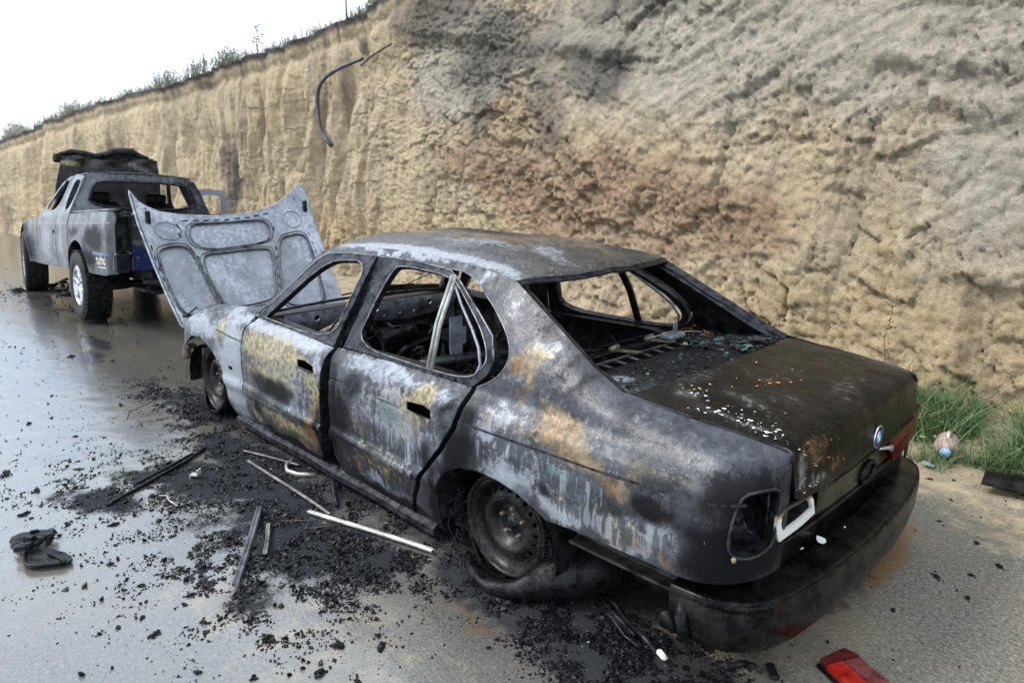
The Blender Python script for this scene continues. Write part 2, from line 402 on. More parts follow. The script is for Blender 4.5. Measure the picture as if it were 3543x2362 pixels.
def build_cliff():
    xs = [-60, -30, -15, -9, -6.5, -5, -4]; x = -3.2
    while x < 9.5: xs.append(x); x += .0165
    while x < 32: xs.append(x); x += .0165*(1+(x-9.5)*.28)
    xs += [36, 42, 50, 60, 75, 95, 120]; xs = np.array(xs)
    nr = 300; tt = np.linspace(0, 1, nr)**1.0
    X, T = np.meshgrid(xs, tt, indexing='ij'); H = np.interp(X, HX, HZ); 
    hx = H+.05*gnoise(n3(X.ravel()*2.2, 0, 3)).reshape(X.shape)+.10*gnoise(n3(X.ravel()*.6, 0, 9)).reshape(X.shape)+.035*gnoise(n3(X.ravel()*7, 0, 19)).reshape(X.shape)
    Z = -.15+T*(hx+.15)
    x, z = X.ravel(), Z.ravel()
    left = sst(5.0, 7.5, x)
    wx = x+.35*gnoise(n3(x*.5, z*.6, 2))
    d = .13*fbm(n3(x*.42, z*.5, 1), 3)+.06*fbm(n3(x*1.3, z*1.2, 4), 3)
    wl = x+.10*gnoise(n3(x*1.1, z*1.5, 2))+.03*gnoise(n3(x*4, z*5, 6))
    d -= left*(.36*fbm(n3(wl*.65, z*.10, 8), 2, .55, True)+.20*fbm(n3(wl*1.8, z*.2, 3), 3, .55, True)-.05*fbm(n3(wl*6.5, z*1.1, 13), 3, .6))
    # crumbly benches: broken lumps
    def bil(p, o, g=.55): return fbm(p, o, g, True)
    lump = .5*fbm(n3(wx*3.2, z*4.2, 5), 3, .58)-.55*bil(n3(wx*2.6+.3*z, z*3.6, 25), 5, .6)
    ledge = fbm(n3(x*1.7+z*.5, z*5.2, 12), 4, .55, True)
    rough = np.clip(.45+1.3*gnoise(n3(x*.55, z*.7, 20)), .1, 1)
    smooth = np.maximum(blob(x, z, 2.0, 2.35, .9, .32, -20), blob(x, z, .3, 2.6, .8, .5, 10))
    smooth = np.maximum(smooth, .6*blob(x, z, 3.4, 2.9, .6, .35)); smooth = np.maximum(smooth, .7*blob(x, z, -1.0, 1.5, .6, .6))
    rough = rough*(1-.85*smooth)
    d += rough*(1-.7*left)*(.034*lump+.020*ledge)+left*.04*fbm(n3(x*5, z*1.2, 15), 4, .6)
    wp = np.stack([x+.10*gnoise(n3(x*3, z*3, 61))+.03*gnoise(n3(x*12, z*12, 62)), z+.10*gnoise(n3(x*3, z*3, 63))+.03*gnoise(n3(x*12, z*12, 64))], 1)
    for sc, am, sd_ in ((2.3, .046, 1), (5.5, .034, 7), (13., .026, 13), (28., .015, 19)):
        fh, fe = facets(wp*np.array([sc, sc*1.15]), sd_)
        zone = np.clip(.45+1.6*gnoise(n3(x*.9+sc, z*1.1, sd_)), .12, 1.1)*(1-.8*smooth)*(1-.6*left)
        if sc > 20: zone = zone*(x < 10)
        d += am*zone*(fh-.95*np.exp(-fe/.045))
    # diagonal bucket-tooth grooves in the red patch, and long sweeps above
    g1 = blob(x, z, 3.1, 1.65, 2.3, .85, 18); a = R(38)
    gu = x*math.sin(a)-z*math.cos(a); gv = x*math.cos(a)+z*math.sin(a)
    d += g1*.060*fbm(n3(gu*3.2+.3*gnoise(n3(gv*1.2, gu, 0)), gv*.55, 2), 3, .5, True)
    g2 = blob(x, z, 1.2, 2.5, 2.2, .9, 0); a = R(-24)
    gu = x*math.sin(a)-z*math.cos(a); gv = x*math.cos(a)+z*math.sin(a)
    d += g2*.040*fbm(n3(gu*4.5, gv*.45, 6), 3, .5, True)
    g3 = blob(x, z, -1.1, 1.2, 1.3, 1.1, 0); a = R(-32)
    gu = x*math.sin(a)-z*math.cos(a); gv = x*math.cos(a)+z*math.sin(a)
    d += g3*.034*fbm(n3(gu*4.5, gv*.5, 7), 3, .5, True)
    # big overhanging scars
    for cx, cz, rx, rz, am in ((-.25, 2.35, .45, .10, .16), (-.55, 2.05, .30, .09, .12), (5.3, 3.2, 1.0, .12, .15), (3.0, 2.78, .7, .10, .15), (4.0, 1.95, .5, .07, .10), (-.9, .95, .3, .08, .09), (1.5, 1.75, .45, .05, .07), (2.2, 1.1, .6, .05, .07)):
        zz = z-cz-.10*gnoise(n3(x*3, z, cx))-.18*(x-cx); m = np.exp(-((x-cx)/rx)**2)
        d += .42*am*m*(np.exp(-((zz-.5*rz)/rz)**2)-.8*np.exp(-((zz+.9*rz)/rz)**2))
    det = fbm(n3(x*11, z*13, 5), 4, .62); det2 = fbm(n3(wx*6, z*8, 15), 3, .6, True)
    detl = fbm(n3(x*9, z*3.4, 5), 4, .6)
    det = det*(1-left)+detl*left; det2 = -fbm(n3(wx*7, z*(8-4.5*left), 15), 4, .62, True)
    d += (.024*det+.012*det2)*(.35+.85*rough)+.009*fbm(n3(x*27, z*30, 7), 2, .6)*(x < 10)
    crk = gnoise(n3(wx*1.4+.4*lump, z*.9, 33)); d -= .03*np.exp(-(crk/.012)**2)*sst(2.2, 1.2, z)*(1-left)
    crk = gnoise(n3(wx*1.1, z*1.6+.3*lump, 43)); d -= .02*np.exp(-(crk/.010)**2)*(1-left)
    far = np.clip((x+4)/1., 0, 1)
    y = np.interp(x, FX, FY)-.13*z+d*far*sst(-.15, .5, z+.35)*(1-.55*left*sst(1.3, .3, np.interp(x, HX, HZ)-z))
    # talus curve at the foot
    y += .22*np.exp(-np.clip(z+.1, 0, 9)/.16)
    # notch below the crust
    ht = hx.ravel()-z; crust = sst(.12, .04, ht+.05*gnoise(n3(x*5, z*5, 1)))*sst(6.0, 6.6, x)
    y += crust*(.035+.05*lump); y -= .05*np.exp(-((ht-.26)/.08)**2)*sst(6.0, 6.6, x)
    C1 = np.zeros((len(x), 3)); C2 = np.zeros((len(x), 3))
    w = .5*fbm(n3(x*.9, z*1.1, 50), 3)
    def B(*l): return np.clip(np.max([blob(x+w*.6, z+w*.5, *k[:4], k[4] if len(k) > 4 else 0)*(k[5] if len(k) > 5 else 1) for k in l], axis=0), 0, 1)
    C1[:, 0] = B((5.6, 3.5, 1.2, .6, 0, .75), (2.9, 2.65, .9, .45, 0, .7), (3.5, 2.2, .4, .8, 0, .6), (4.3, 2.9, 1.6, .55, 0, .62), (4.6, 2.3, .4, .8, 0, .5), (10.5, 1.5, .30, 1.1, 0, .75), (11.2, 3.1, .7, .12, 0, .5), (3.9, 1.6, .9, .3, 30, .45), (2.3, 3.3, 1.6, .35, 0, .6), (15, .6, .5, .5, 0, .2))
    C1[:, 1] = B((4.1, 1.95, .7, .5, 0, .55), (3.7, 1.35, 1.4, .5, 25, .9), (2.4, 1.40, 1.5, .55, 0, .85), (1.2, 1.30, .9, .45, 0, .75), (1.9, .90, 1.1, .3, 0, .6), (3.4, 1.9, 1.2, .4, 20, .5), (5.0, 1.8, .7, .5, 0, .5), (10.6, 1.0, .5, .9, 0, .6), (12.4, 1.2, .15, 1.0, 0, .5), (.5, 1.5, .4, .3, 0, .4))
    C1[:, 2] = B((1.0, 3.0, 3.6, 1.15), (-1.4, 1.9, 1.5, 1.0), (5.0, 2.9, 1.4, .7), (-3, 4, 3, 2))
    C2[:, 0] = crust
    C2[:, 1] = B((8, .6, 5, .6, 0, .8), (-.2, .5, 1.5, .5, 0, 1), (16, 1, 4, 1, 0, .8), (9, 2.6, 1.2, .7, 0, .6))
    C2[:, 2] = sst(-.02, -.09, d)*.6
    V = np.stack([x, y, z+gz0(x)], 1).reshape(len(xs), nr, 3)
    # plateau behind the edge
    back = [.05, .15, .35, .8, 2, 6, 20, 80]; ex = []
    for bk in back:
        q = V[:, -1].copy(); q[:, 1] -= bk; q[:, 2] += .03*gnoise(n3(q[:, 0]*2, q[:, 1]*2, 3))+.02*min(bk, 3); ex.append(q)
    V = np.concatenate([V, np.stack(ex, 1)], 1); nn = nr+len(back)
    def ext(Cc, fill): Cc = Cc.reshape(len(xs), nr, 3); return np.concatenate([Cc, np.tile(np.array(fill, float), (len(xs), len(back), 1))], 1).reshape(-1, 3)
    i = np.arange(len(xs)-1)[:, None]*nn; k = np.arange(nn-1)[None]
    F = np.stack([i+k, i+k+1, i+nn+k+1, i+nn+k], -1).reshape(-1, 4)
    t = NT('bank_earth'); a = t.attr('C1'); b = t.attr('C2')
    n1 = t.noise(1.6, 9, .66, dist=.4); n2 = t.noise(11, 9, .72, dist=.3); n3_ = t.noise(60, 6, .7)
    st = t.noise(1, 8, .68, vec=t.scaled((3.2, 1, .42)), dist=.25); st2 = t.noise(1, 7, .7, vec=t.scaled((9, 3, 1.1)), dist=.3)
    def m(v, w=.8): return t.ss(t.math('MULTIPLY_ADD', t.math('SUBTRACT', n2, .5), w*.6, t.math('MULTIPLY_ADD', t.math('SUBTRACT', n1, .5), w, v)), .25, .75)
    och = t.mix(t.ss(n2, .3, .7), (.31, .24, .15), (.52, .41, .265))
    och = t.mix(t.math('MULTIPLY', t.ss(st, .42, .7), .5), och, (.31, .26, .195))
    och = t.mix(t.math('MULTIPLY', t.ss(b[1], .1, .9), .4), och, (.46, .33, .17))
    gr = t.mix(t.ss(n2, .3, .7), (.25, .218, .168), (.445, .39, .305))
    och = t.mix(t.math('MULTIPLY', t.ss(t.math('MULTIPLY_ADD', st2, .5, st), .76, .95), .75), och, (.155, .115, .070)); och = t.mix(t.math('MULTIPLY', t.ss(st2, .55, .7), .35), och, (.50, .36, .19))
    col = t.mix(m(a[2]), och, gr)
    red = t.mix(t.ss(n2, .32, .68), (.145, .085, .050), (.36, .235, .145))
    col = t.mix(t.math('MULTIPLY', m(a[1], 1.5), .78), col, red)
    col = t.mix(t.math('MULTIPLY', m(a[0], 1.1), .82), col, t.mix(n2, (.04, .036, .033), (.12, .108, .098)))
    col = t.mix(b[0], col, t.mix(n2, (.03, .027, .027), (.11, .10, .095)))
    gr2 = t.noise(130, 4, .75); col = t.mix(t.math('MULTIPLY', t.ss(n3_, .48, .66), .45), col, t.mix(.55, col, (.05, .04, .03))); col = t.mix(t.math('MULTIPLY', t.ss(gr2, .54, .66), .4), col, t.mix(.4, col, (.9, .8, .65)))
    peb = t.voro(34); col = t.mix(t.math('MULTIPLY', t.math('LESS_THAN', peb, .07), .3), col, (.5, .44, .34))
    t.set('Base Color', col); t.set('Roughness', .92); t.set('Specular IOR Level', .2)
    h = t.math('ADD', t.math('MULTIPLY', n2, 1.0), t.math('MULTIPLY', n3_, .35))
    h = t.math('ADD', h, t.math('MULTIPLY', t.noise(26, 8, .75), .8))
    t.nrm(t.bump(h, 1.0, .045))
    o = raw('cliff', V.reshape(-1, 3), F, t.m, attrs={'C1': ext(C1, (.3, 0, .4)), 'C2': ext(C2, (.7, 0, 0))})
    tag(o, kind='structure')
    return V[:, :nr], xs
CLIFF, CLX = build_cliff()
def cliff_pt(x, h, off=0.):
    i = int(np.clip(np.searchsorted(CLX, x), 1, len(CLX)-1)); col = CLIFF[i]
    k = int(np.argmin(np.abs(col[:, 2]-h))); p = col[k].copy(); p[1] += off; return p
def cliff_top(x):
    i = int(np.clip(np.searchsorted(CLX, x), 1, len(CLX)-1)); return CLIFF[i, -1].copy()

def ground_z(x, y):
    x = np.atleast_1d(np.asarray(x, float)); y = np.atleast_1d(np.asarray(y, float))
    fy = np.interp(x, FX, FY)
    z = gz0(x)+.10*np.exp(-np.clip(y-fy-.1, 0, 9)/.25)+.03*sst(1.1, .2, y-fy)
    return z+.006*gnoise(n3(x*.9, y*.9, 1))*sst(3, 1, np.abs(y-5)*0+1)
STAINS = dict(
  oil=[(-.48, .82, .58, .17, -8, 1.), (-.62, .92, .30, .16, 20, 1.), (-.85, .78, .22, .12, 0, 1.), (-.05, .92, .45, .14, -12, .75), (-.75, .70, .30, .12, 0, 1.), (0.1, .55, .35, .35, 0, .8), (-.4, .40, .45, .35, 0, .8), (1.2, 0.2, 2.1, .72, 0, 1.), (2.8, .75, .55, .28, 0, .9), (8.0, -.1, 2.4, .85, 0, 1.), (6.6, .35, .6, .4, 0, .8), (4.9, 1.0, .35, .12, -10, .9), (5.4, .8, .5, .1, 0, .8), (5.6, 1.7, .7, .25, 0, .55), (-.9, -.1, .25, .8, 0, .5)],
  char=[(1.9, .98, .6, .18, 5, 1), (1.75, 1.28, .50, .24, 20, .95), (1.3, 1.10, .6, .26, 0, .95), (1.1, 1.3, .5, .3, 0, .6), (2.0, 1.5, .3, .12, 35, .7), (.78, 1.22, .38, .28, 0, .95), (.50, 1.12, .25, .2, 0, .8), (1.85, 1.75, .35, .16, 30, .7), (3.1, .86, .42, .16, 0, 1), (2.2, 1.0, .3, .14, 0, .8), (.55, 1.55, .2, .2, 0, .55), (1.1, 1.45, .2, .3, 0, .5), (9.4, .3, .8, .3, 0, .6)],
  rust=[(-1.02, -.60, .10, .42, 10, .9), (-.90, -.25, .08, .2, 0, .7), (-.2, 1.0, .5, .25, 0, .45), (-.85, .1, .1, .15, 0, .5)],
  sand=[(-1.0, -2.1, 3.2, .75, 4, 1), (5, -2.6, 4, .7, 0, 1), (14, -.6, 6, 1.2, 5, 1), (18, .8, 8, 1.4, 8, .8), (-1.6, -1.2, .8, .5, 0, .55), (.6, 1.65, .5, .3, 0, .5), (1.7, 1.6, .3, .2, 0, .4), (.1, 1.5, .7, .5, 0, .45), (2.6, 1.15, .5, .25, 0, .35), (-.9, 1.2, .7, .5, 0, .4)])
def stain(k, x, y):
    w = .35*fbm(n3(x*2.2, y*2.2, 7), 4, .6)
    return np.clip(np.max([blob(x+w*min(1, b[2])*.8, y+w*min(1, b[3])*1.2, *b[:5])*b[5] for b in STAINS[k]], axis=0), 0, 1)
def build_ground():
    def axis(a, b, st, lo, hi, g):
        m = list(np.arange(a, b, st)); s = st; q = a; L = []
        while q > lo: s *= g; q -= s; L.append(q)
        s = st; q = m[-1]; U = []
        while q < hi: s *= g; q += s; U.append(q)
        return np.array(L[::-1]+m+U)
    xs = axis(-1.9, 4.6, .021, -400, 600, 1.06); ys = axis(-2.9, 2.5, .021, -300, 400, 1.09)
    X, Y = np.meshgrid(xs, ys, indexing='ij'); x, y = X.ravel(), Y.ravel()
    z = ground_z(x, y)+.0022*fbm(n3(x*6, y*6, 3), 3)+.0012*gnoise(n3(x*30, y*30, 1))
    S = {k: stain(k, x, y) for k in STAINS}
    z += .004*S['char']*(.5+fbm(n3(x*14, y*14, 9), 3))*(np.abs(x) < 12)
    fy = np.interp(x, FX, FY); S['sand'] = np.maximum(S['sand'], .9*sst(1.3, .1, y-fy))
    wet = np.clip(sst(-.5, 1.1, y+.25*x-.15)+.25*gnoise(n3(x*.8, y*.8, 2)), 0, 1)
    G1 = np.stack([S['oil'], S['char'], S['rust']], 1); G2 = np.stack([S['sand'], wet, 0*x], 1)
    ny = len(ys); i = np.arange(len(xs)-1)[:, None]*ny; k = np.arange(ny-1)[None]
    F = np.stack([i+k, i+ny+k, i+ny+k+1, i+k+1], -1).reshape(-1, 4)
    t = NT('wet_road'); a = t.attr('G1'); b = t.attr('G2')
    n1 = t.noise(1.1, 7, .6); n2 = t.noise(9, 8, .7); n3_ = t.noise(70, 6, .75); lowf = t.noise(.6, 4, .5)
    v = t.voro(120, out='Color'); vd = t.voro(120)
    vs = t.t.nodes.new('ShaderNodeSeparateColor'); t.t.links.new(v, vs.inputs[0]); vr = vs.outputs[0]
    def m(q, w=.6): return t.math('MULTIPLY', t.ss(t.math('MULTIPLY_ADD', t.math('SUBTRACT', n3_, .5), w*.8, t.math('MULTIPLY_ADD', t.math('SUBTRACT', n2, .5), w*1.3, q)), .32, .62), t.ss(q, .03, .2))
    base = t.mix(t.ss(n3_, .32, .68), (.050, .046, .039), (.190, .172, .138))
    base = t.mix(t.ss(n1, .40, .66), base, t.mix(n3_, (.100, .083, .055), (.230, .190, .130)))
    base = t.mix(m(b[0], .9), base, t.mix(t.ss(n2, .3, .7), (.17, .135, .085), (.29, .235, .150)))
    light = t.math('MULTIPLY', t.math('GREATER_THAN', vr, .90), t.ss(vd, .5, .3))
    base = t.mix(t.math('MULTIPLY', light, .55), base, (.34, .32, .29))
    dk = t.math('MULTIPLY', t.math('LESS_THAN', vr, .16), t.ss(vd, .55, .3))
    base = t.mix(t.math('MULTIPLY', dk, .6), base, (.04, .038, .036))
    base = t.mix(t.math('MULTIPLY', m(a[2], .8), .75), base, t.mix(n2, (.08, .035, .010), (.22, .11, .035)))
    ch = m(a[1], .9); oil = m(a[0], .8)
    base = t.mix(t.math('MULTIPLY', ch, .95), base, t.mix(n3_, (.0015, .0015, .0018), (.007, .007, .008)))
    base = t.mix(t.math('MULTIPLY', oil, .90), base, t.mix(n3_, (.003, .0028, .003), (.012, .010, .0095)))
    wn_ = t.math('MULTIPLY_ADD', t.math('SUBTRACT', n1, .5), 1.1, b[1])
    w = t.ss(t.math('MULTIPLY_ADD', t.math('SUBTRACT', n2, .5), .35, wn_), .15, .8)
    base = t.mix(t.math('MULTIPLY', w, .55), base, (.026, .030, .036))
    t.set('Base Color', base)
    r = t.mixf(w, .55, .13); r = t.mixf(oil, r, .18); r = t.mixf(ch, r, .8)
    t.set('Roughness', t.math('MULTIPLY_ADD', t.math('SUBTRACT', n3_, .5), .20, r, ))
    t.set('Specular IOR Level', t.mixf(ch, t.mixf(w, .45, .85), .03))
    t.set('Coat Weight', t.math('MULTIPLY', t.math('MULTIPLY', w, .42), t.math('SUBTRACT', 1., ch))); t.set('Coat Roughness', .10)
    bs = t.mixf(ch, t.mixf(w, .55, .18), 1.)
    bn = t.t.nodes.new('ShaderNodeBump'); bn.inputs['Distance'].default_value = .006
    t.t.links.new(bs, bn.inputs['Strength']); t._in(bn, 'Height', t.math('ADD', n3_, t.math('MULTIPLY', vd, .6)))
    t.nrm(t.bump(n2, .10, .02, bn.outputs[0]))
    o = raw('road', np.stack([x, y, z], 1), F, t.m, attrs={'G1': G1, 'G2': G2}); tag(o, kind='structure')
build_ground()

# ---------------------------------------------------------------- plants
def leafmat(name, c1, c2):
    t = NT(name); n = t.noise(9, 4, .6); info = t.t.nodes.new('ShaderNodeNewGeometry')
    rp = info.outputs['Random Per Island']; t.set('Base Color', t.mix(t.math('GREATER_THAN', rp, .86), t.mix(rp, c1, c2), (.20, .17, .09))); t.set('Roughness', .6); return t.m
M_GRASS = leafmat('grass_blade', (.018, .060, .012), (.075, .145, .035))
M_DRY = leafmat('dry_stalk', (.11, .105, .075), (.26, .25, .19))
M_LEAF = leafmat('weed_leaf', (.03, .09, .025), (.09, .17, .06))
def blades(mb, base, h, n_seg=4, w=.003, lean=(0, 0), curl=.4, rng=RNG, flatdir=None):
    a = rng.uniform(0, 6.28); d = np.array([math.cos(a), math.sin(a), 0]); sd_ = np.array([-d[1], d[0], 0])
    L = np.array([lean[0], lean[1], 0]); vs = []
    for i in range(n_seg+1):
        t = i/n_seg; p = base+np.array([0, 0, h*t*(1-.3*curl*t)])+d*h*curl*t*t+L*h*t
        ww = w*(1-t)**.7; vs += [p-sd_*ww, p+sd_*ww]
    mb.add(vs, [(2*i, 2*i+1, 2*i+3, 2*i+2) for i in range(n_seg)])
def build_grass():
    mb = MB(); rng = np.random.default_rng(3)
    for k in range(24000):
        x = rng.uniform(-2.4, .6); fy = np.interp(x, FX, FY)
        t = rng.beta(1.1, 1.9); y = fy+.10+t*.85
        dens = 1.0 if x < -.45 else .08
        if gnoise(np.array([[x*2.3, y*2.3, 5]]))[0] < -.22 or rng.random() > dens: continue
        if x < -1.0 and y-fy > .75: continue
        if x > -1.05 and y-fy > .95: continue
        z = ground_z(x, y)[0]
        lay = rng.random() < .55
        blades(mb, np.array([x, y, z]), rng.uniform(.06, .22)*(2.1 if rng.random() < .14 else 1), 4, rng.uniform(.0012, .0040), rng.normal(0, .55 if lay else .2, 2), rng.uniform(.3, 1.2), rng)
    o = mb.build('grass', M_GRASS); tag(o, 'tangled green grass growing along the foot of the earth bank', 'grass', kind='stuff')
    mb = MB()
    for k in range(420):   # broad little weeds among the grass
        x = rng.uniform(-2.0, .1); fy = np.interp(x, FX, FY); y = fy+.25+rng.beta(1.2, 2)*.6; z = ground_z(x, y)[0]+rng.uniform(.01, .10)
        r = rng.uniform(.008, .02); a = rng.uniform(0, 6.28); tl = rng.normal(0, .5, 2)
        p = np.array([(math.cos(a+b)*r*s, math.sin(a+b)*r*s*.8, 0) for b, s in ((0, 1.3), (1.0, .8), (2.1, .7), (3.14, .9), (4.2, .7), (5.3, .8))])
        p[:, 2] = p[:, 0]*tl[0]+p[:, 1]*tl[1]; mb.add(p+[x, y, z], [tuple(range(6))])
    o = mb.build('weeds', M_LEAF); tag(o, 'small broad-leaved green weeds mixed into the grass below the bank', 'weeds', kind='stuff')
build_grass()
def dry_bush(x, h, w, n, label, seed, name='dry_bush', mat=None, back=.15, dens=1):
    rng = np.random.default_rng(seed); p0 = cliff_top(x); p0[1] -= back
    e = empty(name, tuple(p0), label=label, cat='bush', group='dry bushes and grass tufts along the top edge of the earth bank')
    mb = MB(); tw = MB()
    for k in range(n):
        b = np.array([rng.normal(0, w*.45), rng.normal(0, .12), -.06+rng.uniform(0, .05)])
        b[2] += cliff_top(x+b[0])[2]-p0[2]
        hh = h*rng.uniform(.35, 1.05)*max(.35, 1-abs(b[0])/w*.6)
        blades(mb, b, hh, 4, rng.uniform(.0025, .005), rng.normal(0, .35, 2), rng.uniform(.1, .5), rng)
        if rng.random() < .35:
            q = b+np.array([rng.normal(0, .03), 0, hh*rng.uniform(.4, .9)])
            for j in range(5):
                blades(mb, q+rng.normal(0, .02, 3), .04, 2, .006, rng.normal(0, .8, 2), .3, rng)
    mb.build('foliage', mat or M_DRY, e)
    return e
M_TWIG = plain('twig_bark', (.06, .045, .035), .8)
M_BUSH = leafmat('bush_leaf', (.085, .09, .06), (.24, .235, .17))
dry_bush(11.3, .50, .55, 252, 'grey-green dry bush hanging over the bank edge, the largest one', 1, mat=M_BUSH, back=-.04)
dry_bush(12.25, .50, .6, 252, 'loose grey-green dry bush joining the largest bush on its far side', 12, mat=M_BUSH, back=-.04)
dry_bush(10.4, .50, .5, 276, 'dense dry bush on the dark crust right of the leaning frame post', 2, mat=M_BUSH, back=0)
dry_bush(6.95, .42, .30, 78, 'sparse dry tuft highest on the bank beside the utility pole', 3)
dry_bush(8.35, .26, .35, 54, 'thin dry tuft between the leafy sapling and the pole', 4)
dry_bush(16.6, .55, .9, 372, 'low feathery tuft on the bank above the open pickup hood', 5)
dry_bush(20.2, .6, 1.6, 420, 'farthest row of pale dry grass on the bank at its low end', 6)
dry_bush(13.6, .22, .5, 54, 'short dry grass tuft on the bank edge left of the big bush', 7)
dry_bush(18.0, .35, .9, 102, 'wispy grass tuft on the bank between the feathery tuft and the far grass', 8)
def sapling():
    p = cliff_top(9.55); e = empty('sapling', tuple(p), label='small dark leafy sapling standing alone on the bank edge', cat='sapling')
    st = MB().tube([(0, 0, -.05), (.01, 0, .15), (-.02, 0, .30), (.0, 0, .42)], [.008, .007, .005, .003], 6)
    st.tube([(0, 0, .1), (-.08, 0, .2), (-.12, 0, .3)], [.005, .004, .002], 5)
    lf = MB(); rng = np.random.default_rng(2)
    for k in range(70):
        c = np.array([rng.normal(-.03, .07), rng.normal(0, .04), rng.uniform(.12, .45)]); r = rng.uniform(.012, .025)
        q = rng.normal(0, 1, (3, 3)); q, _ = np.linalg.qr(q); pts = np.array([(r*1.4, 0, 0), (0, r*.7, 0), (-r*1.2, 0, 0), (0, -r*.7, 0)])@q.T; lf.add(pts+c, [(0, 1, 2, 3)])
    st.build('stem', M_TWIG, e); lf.build('foliage', leafmat('sapling_leaf', (.02, .04, .03), (.06, .09, .06)), e)
sapling()
def weed_stalk(x, y, h, label, seed):
    rng = np.random.default_rng(seed); z = ground_z(x, y)[0]
    e = empty('dry_weed', (x, y, z), label=label, cat='weed')
    st = MB(); lf = MB(); n = 14; P = np.array([(.012*math.sin(i*.9), .01*math.cos(i*1.3), h*i/n) for i in range(n+1)]); st.tube(P, np.linspace(.0035, .0015, n+1), 5)
    for k in range(46):
        i = rng.integers(3, n); a = rng.uniform(0, 6.28); L = rng.uniform(.015, .05); q = P[i]+np.array([math.cos(a)*L, math.sin(a)*L, L*.6])
        st.tube([P[i], q], [.0014, .001], 4, cap=False)
        for j in range(2): lf.add(q+rng.normal(0, .006, (4, 3)), [(0, 1, 2, 3)])
    st.build('stem', M_TWIG, e); lf.build('foliage', M_TWIG, e)
weed_stalk(-.38, -2.45, .72, 'thin dark dry weed stalk standing before the bank behind the trunk lid', 4)

def fringe():
    mb = MB(); rng = np.random.default_rng(31)
    for k in range(6500):
        x = 6.4+rng.random()**1.6*20; 
        if gnoise(np.array([[x*1.1, 3, 7]]))[0] < -.22+rng.normal(0, .06): continue
        p = cliff_top(x); p = p+[0, rng.uniform(-.35, .04), -.02]
        blades(mb, p, rng.uniform(.06, .30)*(1.6 if rng.random() < .05 else 1), 3, rng.uniform(.003, .007), rng.normal(0, .45, 2), rng.uniform(.2, .9), rng)
    o = mb.build('dry_grass', M_DRY); tag(o, 'dry grass fringe growing along the whole top edge of the bank', 'grass', kind='stuff')
fringe()
# ---------------------------------------------------------------- on the bank
M_POLE = plain('pole_grey', (.25, .27, .3), .6)
p = cliff_top(7.6); o = MB().tube([(0, 0, -.2), (0, 0, 4.5)], [.016, .012], 8).build('utility_pole', M_POLE); o.location = p+np.array([0, -.12, 0])
tag(o, 'thin grey pole rising from the top of the bank against the sky', 'pole')
p = cliff_top(11.6); e = empty('frame_post', tuple(p+np.array([0, -.25, 0])), label='pale wire frame of one post and one bar on the bank above the big bush', cat='frame')
MB().tube([(0, 0, -.1), (0, 0, .72)], .009, 6).build('post', M_POLE, e)
pts = [(0, 0, .72), (-.45, .0, .715), (-.9, .02, .725), (-1.35, .05, .735)]; MB().tube(pts, .008, 6).build('bar', M_POLE, e)
M_RUB = plain('weathered_hose', (.035, .042, .05), .45, bump=.3)
ph = [cliff_pt(x, z, .06+q) for x, z, q in ((7.0, 3.10, -.02), (7.2, 3.06, .03), (7.45, 3.0, .05), (7.75, 2.9, .06), (7.98, 2.74, .05), (8.02, 2.5, .05), (7.95, 2.28, .05), (7.82, 2.1, .05), (7.62, 1.93, .04))]
ph = np.array(ph); ph[:, 1] = np.convolve(np.pad(ph[:, 1], 1, 'edge'), [.25, .5, .25], 'valid')+.03
hs = [ph[0]]
for i in range(len(ph)-1):
    for k in (1, 2, 3): hs.append(ph[i]+(ph[i+1]-ph[i])*k/3)
hs = np.array(hs)
for _ in range(3): hs[1:-1] = .25*hs[:-2]+.5*hs[1:-1]+.25*hs[2:]
o = MB().tube(hs, np.interp(np.arange(len(hs)), [0, len(hs)], [.022, .034]), 10).build('hanging_hose', M_RUB)
tag(o, 'grey rubber hose hanging in a curve down the face of the bank', 'hose')
pb = np.array([cliff_pt(7.1, 3.02, .05), cliff_pt(6.75, 3.1, .06), cliff_pt(6.35, 3.22, .05)]); o = MB().tube(pb, [.012, .016, .01], 6).jitter(.01, 9).build('exposed_root', M_TWIG)
tag(o, 'dark root sticking out of the bank at the top of the hanging hose', 'root')
dbx = empty('dry_bush', tuple(cliff_pt(7.05, 3.2, .02)), label='dry grey tuft growing out of the bank face above the hose', cat='bush', group='dry bushes and grass tufts along the top edge of the earth bank')
mb = MB(); rng = np.random.default_rng(9)
for k in range(150): blades(mb, rng.normal(0, .05, 3)*[1, .4, 1], rng.uniform(.12, .34), 4, .003, (rng.normal(0, .5), rng.uniform(.0, .3)), rng.uniform(.1, .5), rng)
mb.build('foliage', M_DRY, dbx)
# ================================================================== SEDAN: the body surface
def cub(x, xs, ys):
    # smooth (pchip-like) interpolation
    xs=np.asarray(xs,float); ys=np.asarray(ys,float); x=np.clip(np.asarray(x,float),xs[0],xs[-1])
    h=np.diff(xs); d=np.diff(ys)/h
    m=np.zeros(len(xs)); m[0]=d[0]; m[-1]=d[-1]
    for i in range(1,len(xs)-1):
        m[i]=0 if d[i-1]*d[i]<=0 else 2*d[i-1]*d[i]/(d[i-1]+d[i])
    i=np.clip(np.searchsorted(xs,x)-1,0,len(xs)-2); t=(x-xs[i])/h[i]
    return (ys[i]*(2*t**3-3*t**2+1)+m[i]*h[i]*(t**3-2*t**2+t)+ys[i+1]*(-2*t**3+3*t**2)+m[i+1]*h[i]*(t**3-t**2))
ZK=[-.05,.03,.12,.20,.285,.30,.345,.36,.48,.60,.61,.62,.70,.755]
YK=[.70,.77,.825,.855,.865,.880,.882,.868,.874,.868,.861,.864,.840,.770]
BX=[-1.05,-.4,.3,1.2,2.1,2.45,2.8,3.0,3.25]
BZ=[.750,.757,.757,.750,.757,.738,.70,.655,.56]
